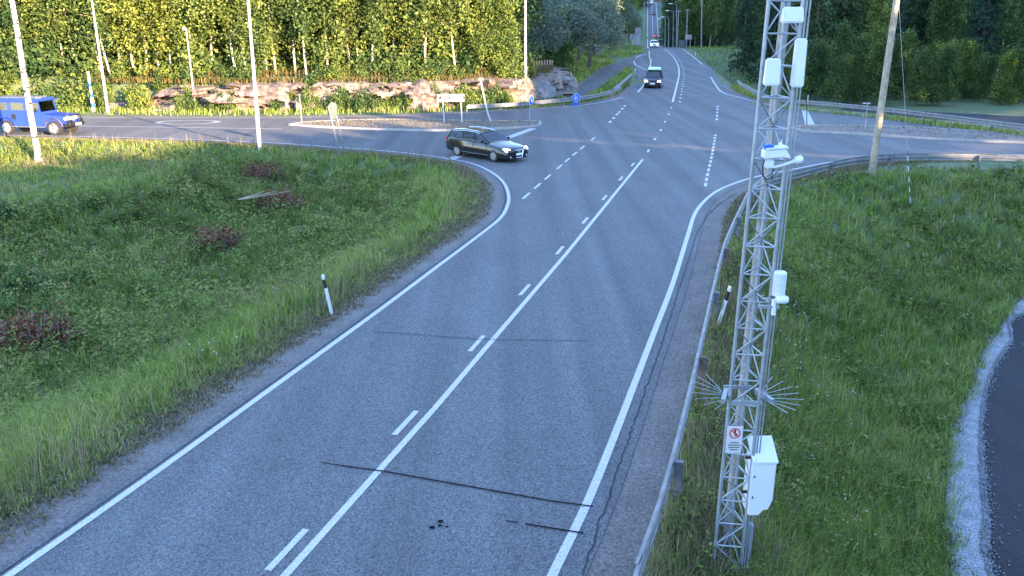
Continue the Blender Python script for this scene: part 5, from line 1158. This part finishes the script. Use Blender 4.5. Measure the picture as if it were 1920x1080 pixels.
def estate(root):
    st = [(2.46, .62, .28, .56, .60), (2.40, .78, .2, .62, .68), (2.2, .87, .17, .68, .78), (1.7, .92, .17, .76, .88), (1.2, .925, .17, .84, .96), (.9, .93, .17, .89, 1.0), (0, .93, .17, .93, .96), (-1.2, .93, .17, .96, .98), (-1.9, .92, .2, .98, 1.0), (-2.3, .86, .26, .97, 1.0), (-2.42, .78, .34, .92, .96)]
    b_ = loft(st).build('body', M['paint_black'], root, True); cut_arches(b_, [(1.45, .37, 1.2, .33), (-1.39, .37, 1.2, .33)])
    mb = MB(); mb.box((0, 0, .5), (3.6, 1.3, .5)); mb.build('chassis', M['interior'], root)
    for x in (1.45, -1.39):
        for s_ in (1, -1): wheel(root, x, s_ * .81, .325, s_, .22, 10)
    # roof, pillars, glass
    B = {'f': (.95, .80, .97), 'r': (-2.3, .80, .99)}; T_ = {'f': (.12, .62, 1.40), 'm': (-.9, .63, 1.455), 'r': (-1.95, .60, 1.40)}
    for s_ in (1, -1):
        pass
    mb = MB(); rp = [(.17, .6, 1.395), (-.3, .63, 1.44), (-.95, .635, 1.455), (-1.6, .62, 1.435), (-2.02, .58, 1.39)]
    vs = []
    for x, y, z_ in rp: vs += [(x, -y, z_ - .03), (x, -y * .85, z_ + .005), (x, 0, z_ + .025), (x, y * .85, z_ + .005), (x, y, z_ - .03), (x, y * .8, z_ - .045), (x, -y * .8, z_ - .045)]
    n = 7; mb.add(vs, [(i * n + j, i * n + (j + 1) % n, (i + 1) * n + (j + 1) % n, (i + 1) * n + j) for i in range(4) for j in range(n)] + [tuple(range(n)), tuple(range(4 * n, 5 * n))]); mb.build('roof', M['paint_black'], root, True)
    for s_ in (1, -1):
        for (x0, x1, w_) in ((.98, .15, .05), (-.05, -.2, .05), (-1.02, -1.1, .05), (-2.25, -2.0, .09), (-1.72, -1.6, .03)):
            mb = MB(); mb.path([(x0, s_ * .81, .95), (x1, s_ * .61, 1.40)], [w_ * .6, w_ * .5], 6); mb.build('pillar', M['paint_black'], root)
        for (a0, a1, b1, b0) in ((.86, -.08, -.22, .1), (-.12, -1.0, -1.08, -.25), (-1.06, -2.15, -1.95, -1.15)):
            z0_ = .97; mb = MB(); mb.extr([(a0, s_ * .80, z0_), (a1, s_ * .80, z0_), (b1, s_ * .625, 1.385), (b0, s_ * .625, 1.385)], (0, -s_ * .008, 0)); mb.build('side_window', M['pane'], root)
        mb = MB(); mb.path([(.97, s_ * .835, .96), (0, s_ * .845, .975), (-1.2, s_ * .845, .99), (-2.2, s_ * .80, 1.0), (-2.02, s_ * .63, 1.36), (-1.0, s_ * .665, 1.425), (-.2, s_ * .66, 1.41), (.2, s_ * .64, 1.36)], .02, 5); mb.build('chrome_trim', M['chrome'], root)
        mb = MB(); mb.path([(.05, s_ * .56, 1.45), (-.9, s_ * .57, 1.50), (-1.9, s_ * .55, 1.44)], .03, 6); mb.build('roof_rail', M['chrome'], root)
        mb = MB(); mb.path([(1.05, s_ * .925, .33), (-1.0, s_ * .93, .33)], .014, 5); mb.build('side_strip', M['galv_dull'], root)
        for x in (-.05, -1.05): mb = MB(); mb.box((x, s_ * .935, .82), (.2, .025, .03)); mb.build('door_handle', M['chrome'], root)
        for x in (.95, -.12, -1.12): mb = MB(); mb.box((x, s_ * .926, .62), (.008, .012, .6)); mb.build('door_seam', M['black'], root)
        mb = MB(); mb.box((.72, s_ * 1.0, 1.02), (.12, .18, .13)); mb.build('side_mirror', M['paint_black'], root, bevel=.03)
        mb = MB(); mb.extr([(2.41, s_ * .55, .56), (2.33, s_ * .83, .60), (2.12, s_ * .885, .74), (2.30, s_ * .56, .70)], (.03, 0, .03)); mb.build('headlight', M['lamp_on'], root)
        mb = MB(); mb.box((-2.40, s_ * .68, .86), (.08, .2, .2)); mb.build('tail_light', M['red_sign'], root)
        mb = MB(); mb.lathe([(.045, -.02), (.045, .02)], (2.44, s_ * .6, .33), 10, rot=Matrix.Rotation(R(90), 3, 'Y')); mb.build('fog_light', M['lamp_glass'], root)
    mb = MB(); mb.extr([(.97, .74, .975), (.97, -.74, .975), (.2, -.58, 1.385), (.2, .58, 1.385)], (-.008, 0, 0)); mb.build('windshield', M['pane'], root)
    mb = MB(); mb.extr([(-2.3, .7, 1.02), (-2.3, -.7, 1.02), (-2.05, -.55, 1.37), (-2.05, .55, 1.37)], (.008, 0, 0)); mb.build('rear_window', M['pane'], root)
    mb = MB(); mb.path([(2.485, .32, .66), (2.485, -.32, .66), (2.50, -.22, .26), (2.50, .22, .26), (2.485, .32, .66)], .022, 6); g_ = mb.build('grille', M['chrome'], root)
    mb = MB(); mb.extr([(2.47, .31, .65), (2.47, -.31, .65), (2.48, -.21, .27), (2.48, .21, .27)], (.01, 0, 0)); mb.build('grille_mesh', M['black'], g_)
    mb = MB(); mb.box((2.505, 0, .44), (.012, .46, .11)); mb.build('number_plate', M['plate'], root)
    mb = MB()
    for k_ in range(4):
        c_ = Vector((2.5, -.075 + .05 * k_, .585)); mb.path([c_ + Vector((0, .03 * math.cos(a), .03 * math.sin(a))) for a in np.linspace(0, 6.28, 13)], .005, 4)
    mb.build('ring_emblem', M['chrome'], g_)
    mb = MB(); mb.box((2.42, 0, .24), (.1, 1.3, .09)); mb.build('lower_intake', M['black'], root)
    for s_ in (.36, -.36):
        mb = MB(); mb.box((-.1, s_, .75), (.5, .46, .2)); mb.box((-.38, s_, 1.0), (.14, .44, .55), (0, -.25, 0)); mb.box((-.47, s_, 1.28), (.1, .24, .15)); mb.build('seat', M['interior'], root, bevel=.03)
    mb = MB(); mb.lathe([(.17, -.012), (.19, -.012), (.19, .012), (.17, .012)], (.38, .36, .98), 18, rot=Matrix.Rotation(R(65), 3, 'Y')); mb.build('steering_wheel', M['black'], root)
def place_vehicle(name, builder, rear, front, wb, x_mid, label, cat='car', side=-1, group='vehicles on the roads', scale=None, z=0.0, track=.81):
    a, b_ = np.array(at(*rear)[:2]), np.array(at(*front)[:2]); d = b_ - a; L = np.linalg.norm(d); d /= L; yaw = math.atan2(d[1], d[0]); n_ = np.array([-d[1], d[0]])
    s_ = scale or L / wb; mid_ = (a + b_) / 2 - n_ * side * track * s_ - d * x_mid * s_
    e = empty(name, (mid_[0], mid_[1], z), yaw, label, cat, group); e.scale = (s_,) * 3; builder(e); return e
ec = place_vehicle('estate_car', estate, (856, 292), (931, 304), 2.84, .03, 'black estate car with chrome window trim turning out of the left side road', side=-1, scale=.93)
dp = person(None, 0, 0, 0); loc = ec.matrix_basis @ Vector((-.22, .36, .72)); dp.location = loc; dp.rotation_euler = ec.rotation_euler; dp.scale = (.93,) * 3
tag(dp, 'driver in a dark shirt behind the windscreen of the black estate car', 'person')
def offroad(root):
    b_ = MB(); b_.extr([(2.0, -.72, .62), (2.0, -.72, 1.08), (.75, -.72, 1.18), (.72, -.72, 1.28), (-2.35, -.72, 1.28), (-2.35, -.72, .5), (2.0, -.72, .5)], (0, 1.44, 0)); bb = b_.build('body', M['paint_blue'], root); cut_arches(bb, [(1.45, .47, 1.0, .42), (-1.5, .47, 1.0, .42)])
    mb = MB(); mb.box((0, 0, .62), (3.9, .9, .3)); mb.build('chassis', M['interior'], root)
    for x in (1.45, -1.5):
        for s_ in (1, -1):
            wheel(root, x, s_ * .7, .41, s_, .26, 5, 'white')
            mb = MB(); ps = [(x + .53 * math.cos(a), s_ * .80, .42 + .53 * math.sin(a)) for a in np.linspace(.15, math.pi - .15, 10)]; ps2 = [(p[0], s_ * .70, p[2]) for p in ps]
            mb.add(ps + ps2, [(i, i + 1, 11 + i, 10 + i) for i in range(9)]); mb.add([(p[0], p[1], p[2] + .035) for p in ps + ps2], [(i, i + 1, 11 + i, 10 + i) for i in range(9)]); mb.build('wheel_arch', M['paint_blue'] if x < 0 else M['rust'], root)
    mb = MB(); mb.box((-.85, 0, 2.0), (3.1, 1.5, .09), taper=.94); mb.box((-.75, 0, 1.93), (3.3, 1.54, .05)); mb.build('roof', M['paint_blue'], root, bevel=.02)
    for s_ in (1, -1):
        for x0, x1, w_ in ((.68, .6, .07), (-.25, -.27, .1), (-1.25, -1.25, .22), (-2.3, -2.28, .12)):
            mb = MB(); mb.extr([(x0 - w_ / 2, s_ * .715, 1.27), (x0 + w_ / 2, s_ * .715, 1.27), (x1 + w_ / 2, s_ * .68, 1.92), (x1 - w_ / 2, s_ * .68, 1.92)], (0, -s_ * .05, 0)); mb.build('pillar', M['paint_blue'], root)
        mb = MB(); mb.box((-.85, s_ * .70, 1.86), (3.0, .04, .12)); mb.box((-.85, s_ * .715, 1.33), (3.0, .04, .12)); mb.build('window_rail', M['paint_blue'], root)
        for (a, b2) in ((.62, -.2), (-.31, -1.13), (-1.37, -2.22)):
            mb = MB(); mb.extr([(a, s_ * .70, 1.39), (b2, s_ * .70, 1.39), (b2, s_ * .675, 1.80), (a - .03, s_ * .675, 1.80)], (0, -s_ * .006, 0)); mb.build('side_window', M['pane'], root)
        mb = MB(); mb.lathe([(.09, -.03), (.09, .02)], (2.02, s_ * .48, .92), 16, rot=Matrix.Rotation(R(90), 3, 'Y')); mb.build('headlight', M['lamp_glass'], root)
        mb = MB(); mb.box((.55, s_ * .85, 1.42), (.05, .14, .2)); mb.build('side_mirror', M['black'], root, bevel=.01)
        mb = MB(); mb.box((-.05, s_ * .84, .48), (2.0, .16, .04)); mb.build('step', M['galv_dull'], root)
        for x in (.7, -.3): mb = MB(); mb.box((x, s_ * .722, .9), (.012, .012, .7)); mb.build('door_seam', M['black'], root)
        mb = MB(); mb.box((-1.0, s_ * .725, 1.02), (.26, .02, .28)); mb.build('side_vent', M['black'], root)
    mb = MB(); mb.extr([(.70, -.62, 1.3), (.70, .62, 1.3), (.6, .6, 1.88), (.6, -.6, 1.88)], (-.006, 0, 0)); mb.build('windshield', M['pane'], root)
    mb = MB(); mb.box((.68, 0, 1.27), (.06, 1.35, .06)); mb.box((.6, 0, 1.92), (.06, 1.35, .06)); mb.build('windshield_frame', M['paint_blue'], root)
    mb = MB(); mb.box((2.02, 0, .92), (.06, .62, .28)); mb.build('grille', M['sign_white'], root)
    mb = MB(); mb.box((2.22, 0, .58), (.16, 1.6, .2)); mb.path([(2.28, -.55, .6), (2.3, -.5, 1.1), (2.3, .5, 1.1), (2.28, .55, .6)], .035, 8); mb.lathe([(.11, -.05), (.11, .03)], (2.36, -.45, .78), 14, rot=Matrix.Rotation(R(90), 3, 'Y')); mb.lathe([(.11, -.05), (.11, .03)], (2.36, .45, .78), 14, rot=Matrix.Rotation(R(90), 3, 'Y')); mb.build('bull_bar', M['black'], root, True)
    mb = MB(); mb.box((.55, -.5, 2.09), (.25, .2, .1)); mb.box((-.9, 0, 2.08), (2.4, 1.2, .04)); mb.build('roof_rack', M['galv_dull'], root)
    mb = MB(); mb.box((-.1, 0, 1.15), (.5, 1.2, .3)); mb.box((-.35, 0, 1.4), (.12, 1.2, .5)); mb.build('seat', M['interior'], root, bevel=.03)
    mb = MB(); mb.box((2.46, 0, .6), (.02, .5, .12)); mb.build('number_plate', M['plate'], root)
place_vehicle('off_road_car', offroad, (12, 252), (111, 254), 2.95, -.025, 'bright blue boxy off-road car with pale wheels driving behind the birch trunk', side=-1, track=.7, scale=1.06)
def smallcar(paintm, tall=1.0, roof_load=None, lights='lamp_glass', rear=False):
    def f(root):
        st = [(2.1, .66, .28, .62, .66), (2.02, .8, .2, .70, .76), (1.7, .85, .17, .80, .92), (1.2, .87, .17, .88, 1.02), (.8, .875, .17, .93, 1.05), (-.9, .875, .17, .96, .98), (-1.8, .86, .2, .97, .99), (-2.1, .78, .3, .93, .96)]
        b_ = loft(st).build('body', M[paintm], root, True); cut_arches(b_, [(1.3, .35, 1.2, .32), (-1.3, .35, 1.2, .32)])
        mb = MB(); mb.box((0, 0, .5), (3.2, 1.2, .5)); mb.build('chassis', M['interior'], root)
        for x in (1.3, -1.3):
            for s_ in (1, -1): wheel(root, x, s_ * .76, .315, s_, .2, 7)
        H_ = 1.48 * tall; mb = MB(); mb.add([(1.0, -.78, .98), (1.0, .78, .98), (-2.0, .76, .98), (-2.0, -.76, .98), (.25, -.62, H_ - .04), (.25, .62, H_ - .04), (-1.75, .6, H_ - .04), (-1.75, -.6, H_ - .04)], [(0, 1, 5, 4), (1, 2, 6, 5), (2, 3, 7, 6), (3, 0, 4, 7), (4, 5, 6, 7), (0, 3, 2, 1)]); mb.build('cabin_glass', M['glass'], root)
        mb = MB(); mb.box((-.78, 0, H_ - .01), (2.0, 1.24, .07), taper=.9)
        for s_ in (1, -1):
            for x0, x1 in ((1.0, .25), (-.3, -.4), (-1.2, -1.15), (-2.0, -1.77)): mb.path([(x0, s_ * .785, .98), (x1, s_ * .62, H_ - .03)], [.045, .04], 6)
        mb.build('roof', M[paintm], root)
        for s_ in (1, -1):
            mb = MB(); mb.extr([(2.08, s_ * .48, .6), (2.04, s_ * .78, .62), (1.9, s_ * .83, .78), (2.0, s_ * .5, .76)], (.03, 0, .02)); mb.build('headlight', M[lights], root)
            mb = MB(); mb.box((-2.1, s_ * .66, .8), (.06, .22, .22)); mb.build('tail_light', M['tail_on' if rear else 'red_sign'], root)
            mb = MB(); mb.box((.75, s_ * .95, 1.05), (.1, .16, .13)); mb.build('side_mirror', M[paintm], root, bevel=.02)
        mb = MB(); mb.box((2.1, 0, .68), (.03, .7, .12)); mb.box((2.1, 0, .32), (.04, 1.0, .12)); mb.build('grille', M['black'], root)
        mb = MB(); mb.box((2.13, 0, .48), (.02, .5, .11)); mb.box((-2.12, 0, .6), (.02, .5, .11)); mb.build('number_plate', M['plate'], root)
        if roof_load:
            mb = MB(); mb.box((-.6, 0, H_ + .17), (1.9, 1.35, .2), taper=.9); rb = mb.build('roof_box', M['cyan_p'], root, bevel=.05)
            mb = MB(); mb.box((-.6, 0, H_ + .08), (1.85, 1.3, .05)); mb.build('roof_box_base', M['green_p'], rb)
    return f
M['cyan_p'] = mat('pale_green_plastic', (.4, .62, .55), .4); M['green_p'] = mat('green_plastic', (.05, .35, .22), .5)
def put(name, f, px, py, hx, hy, s_, label, z=None, rev=False, Y=None):
    if Y: p = ptY(px, py, Y); a = np.array(p[:2])
    else: a = np.array(onp(px, py) if py < 142 else at(px, py)[:2])
    d = np.array([hx, hy], float); d /= np.linalg.norm(d); e = empty(name, (a[0], a[1], float(prof(a[1])) + (.07 if a[1] > 104 else 0)), math.atan2(d[1], d[0]), label, 'car', 'vehicles on the roads'); e.scale = (s_,) * 3; f(e); return e
put('van_car', smallcar('paint_navy', 1.12, True, 'lamp_on'), 1225, 163, -.22, -1, 1.0, 'dark people carrier with white and green roof box coming towards the crossing')
put('hatchback_car', smallcar('paint_white', 1.0, None, 'lamp_on_far'), 1226, 83.5, -.12, -1, 1.0, 'white car with headlights on, far along the main road', Y=185)
put('hatchback_car', smallcar('paint_red', 1.0, None, 'lamp_glass', True), 1230.5, 65, .16, 1, 1.2, 'red car driving away up the distant hill', Y=452)
put('hatchback_car', smallcar('paint_navy', 1.0, None, 'lamp_glass', False), 1226, 25, .16, 1, 1.2, 'dark car highest up the distant hill road', Y=545)
# lorry at the top of the hill
def lorry(root):
    mb = MB(); mb.box((-2.2, 0, 2.2), (6.5, 2.4, 2.8)); mb.build('cargo_box', M['white_cab'], root, bevel=.05)
    mb = MB(); mb.box((2.1, 0, 1.7), (1.8, 2.3, 2.3), taper=.93); cb = mb.build('cab', M['white_cab'], root, bevel=.08)
    mb = MB(); mb.box((3.0, 0, 2.1), (.06, 2.0, .8)); mb.build('windshield', M['glass'], cb)
    mb = MB(); mb.box((-.8, 0, .7), (7, 1.2, .3)); mb.build('chassis', M['black'], root)
    for x in (2.0, -3.8):
        for s_ in (1, -1): wheel(root, x, s_ * 1.0, .48, s_, .3, 6)
p = ptY(1221, 11, 600); e = empty('lorry', (p[0], p[1], float(prof(p[1])) + .1), math.atan2(-1, -.16), 'white box lorry coming over the top of the distant hill', 'lorry', 'vehicles on the roads'); lorry(e)
# low red-brown building at the hill top
p = ptY(1238, 8, 630); e = empty('building', (p[0], p[1], float(prof(p[1]))), 0, 'low red-brown building at the top of the distant hill', 'building')
mb = MB(); mb.box((0, 0, 1.8), (11, 6, 3.6)); mb.build('wall', M['rust'], e)
mb = MB(); mb.extr([(-6, -3.6, 3.5), (6, -3.6, 3.5), (6, 0, 5.2), (-6, 0, 5.2)], (0, 0, .15)); mb.extr([(-6, 3.6, 3.5), (6, 3.6, 3.5), (6, 0, 5.2), (-6, 0, 5.2)], (0, 0, .14)); mb.build('roof', M['black'], e)
for x in (-3.5, 0, 3.5): mb = MB(); mb.box((x, -3.03, 1.9), (1.6, .1, 1.1)); mb.build('window', M['glass'], e)
# trees crowding both sides of the far road
for i in range(64):
    Y = 205 + 400 * (i // 2 + random.random()) / 32; sd_ = i % 2; xe = np.interp(Y, YL, rx0 if sd_ else lx0) + (random.uniform(3.5, 10) if sd_ else -random.uniform(5, 12))
    plant(random.choice(['alder', 'birch', 'spruce'] if sd_ else ['alder', 'willow', 'birch']), xe, Y, random.uniform(.8, 1.2), label='tree crowding the ' + ('right' if sd_ else 'left') + ' edge of the distant uphill road', group='trees along the edge of the distant road')
for i in range(26):
    Y = random.uniform(186, 300); px = random.uniform(1254, 1330); p = ptY(px, 60, Y); plant(random.choice(['birch', 'spruce', 'alder']), p[0], p[1], random.uniform(.9, 1.2), label='dark tree behind the utility poles right of the far road', group='trees behind the utility poles of the far road')
def far(px, py, Y=184): p = ptY(px, py, Y); return (p[0], Y, zg1(p[0], Y))
# ---------------- far street furniture
def cabinet(px, py, w_, h_, label, m='util_grey', Y=None):
    c = ptY(px, py, 190); c = (c[0], c[1], c[2]); e = empty('cabinet', c, 0, label, 'cabinet', 'utility cabinets left of the far road')
    mb = MB(); mb.box((0, 0, h_ / 2), (w_, .5, h_)); mb.build('body', M[m], e, bevel=.02); mb = MB(); mb.box((0, 0, -1.0), (w_ * .8, .4, 2.0)); mb.build('plinth', M['kerb'], e); mb = MB(); mb.box((0, 0, h_ + .06), (w_ + .15, .65, .12)); mb.build('lid', M['rust'], e)
    mb = MB(); mb.box((0, -.255, h_ * .5), (.02, .012, h_ * .85)); mb.build('door_gap', M['black'], e)
cabinet(1177.5, 92, 1.1, 1.6, 'grey utility cabinet, tallest and leftmost of the group left of the far road')
cabinet(1186, 75, 1.3, 1.2, 'wide grey utility cabinet behind the tallest one')
cabinet(1196, 66, 1.3, 1.6, 'grey utility cabinet uppermost in the group, nearest to the far road')
c = (*ptY(1187, 95, 178)[:2], ptY(1187, 96, 178)[2]); mb = MB(); mb.add([(-.85, -.3, 0), (.85, -.3, 0), (.95, -.3, .75), (0, -.3, .45), (-.95, -.3, .8), (-.85, .3, 0), (.85, .3, 0), (.95, .3, .75), (0, .3, .45), (-.95, .3, .8)], [(0, 1, 2, 3, 4), (9, 8, 7, 6, 5), (0, 5, 6, 1), (1, 6, 7, 2), (2, 7, 8, 3), (3, 8, 9, 4), (4, 9, 5, 0)])
o = mb.build('skip', M['white'], None); o.location = c; tag(o, 'white container with a V-shaped dip in its rim on the grass below the cabinets', 'container')
e, bd, c, Y = board_sign('yellow_sign', [(1143, 113)], [(1137, 86), (1144, 86), (1144, 89.5), (1137, 89.5)], 'small yellow plate on a thin post left of the far road', m='yellow_sign', post='galv_dull', posttop=[(1143.5, 85)], rpost=.05)
board_sign('notice_board', [(1287, 91), (1294, 91)], [(1285, 65), (1297, 65), (1297, 74), (1285, 74)], 'pinkish notice board on two legs right of the far road', m='kerb', post='wood_grey', posttop=[(1287, 66), (1294, 66)], rpost=.08, cat='notice board')
c = far(1278, 86); mb = MB(); mb.box((0, 0, .8), (1.2, .6, 1.5)); mb.box((0, 0, 1.6), (1.35, .75, .12)); o = mb.build('kiosk', M['sign_back'], None, bevel=.03); o.location = c; tag(o, 'blue-grey kiosk box left of the pinkish notice board', 'kiosk')
for i, (px, py, tx_, ty_, r_, lb) in enumerate([(1314, 104, 1316, -10, .14, 'thick wooden utility pole nearest on the right of the far road'), (1287, 85, 1289, 18, .13, 'wooden utility pole behind the pinkish notice board'), (1270, 85, 1272, 20, .12, 'slim wooden utility pole left of the notice board'), (1208, 40, 1208, 6, .16, 'utility pole far off, left of the hill road')]):
    c = far(px, py, 184 if px > 1210 else 430); t_ = Vector(ptY(tx_, ty_, c[1])) - Vector(c); e = empty('utility_pole', c, 0, lb, 'utility pole', 'wooden utility poles')
    mb = MB(); mb.path([(0, 0, -.2), t_ * 1.02], [r_, r_ * .8], 10); mb.build('pole', M['wood_grey'], e, True); mb = MB(); mb.box(t_ * .985, (1.3, .1, .12)); mb.build('crossarm', M['wood_grey'], e)
for i, (px, py, ty_, lb) in enumerate([(1262, 86, 21, 'street lamp right of the far road, nearest and rightmost of the group'), (1253.5, 84, 33, 'street lamp right of the far road, second from the right'), (1247, 82, 36, 'street lamp right of the far road, closest to its edge'), (1268, 88, 8, 'tallest street lamp beside the slim wooden pole')]):
    c = far(px, py); t_ = Vector(ptY(px + .5, ty_, c[1])) - Vector(c); e = empty('street_lamp', c, 0, lb, 'street lamp', 'street lamps right of the far road')
    mb = MB(); mb.path([(0, 0, -.1), t_], [.08, .05], 8); mb.build('pole', M['galv'], e, True); mb = MB(); mb.path([t_, t_ + Vector((-1.0, 0, .12))], .035, 6); mb.build('arm', M['galv'], e); mb = MB(); mb.box(t_ + Vector((-1.3, 0, .12)), (.8, .3, .16)); mb.build('lamp_head', M['white'], e, bevel=.04)
# row of fence posts
fx = [ (997, 137, 119), (1000, 136, 118), (1006, 135, 117), (1011, 133.5, 115.5), (1016, 132.5, 115), (1021, 131.5, 114.5), (1026, 130, 114), (1031, 129.5, 114), (1035, 128.5, 115)]
for i, (px, py, ty_) in enumerate(fx):
    Y_ = 94; p = ptY(px, py, Y_); t_ = ptY(px, ty_, Y_); z_ = zg1(p[0], Y_); e_h = t_[2] - z_
    mb = MB(); mb.path([(0, 0, -.1), (0, 0, e_h)], [.09, .08], 8); mb.path([(0, 0, e_h), (0, 0, e_h + .12)], [.08, .02], 8)
    o = mb.build('fence_post', M['wood'], None, True); o.location = (p[0], Y_, z_); tag(o, ORD[i] + ' pale wooden post from the left in the row left of the path', 'fence post', 'row of wooden posts on the bank')
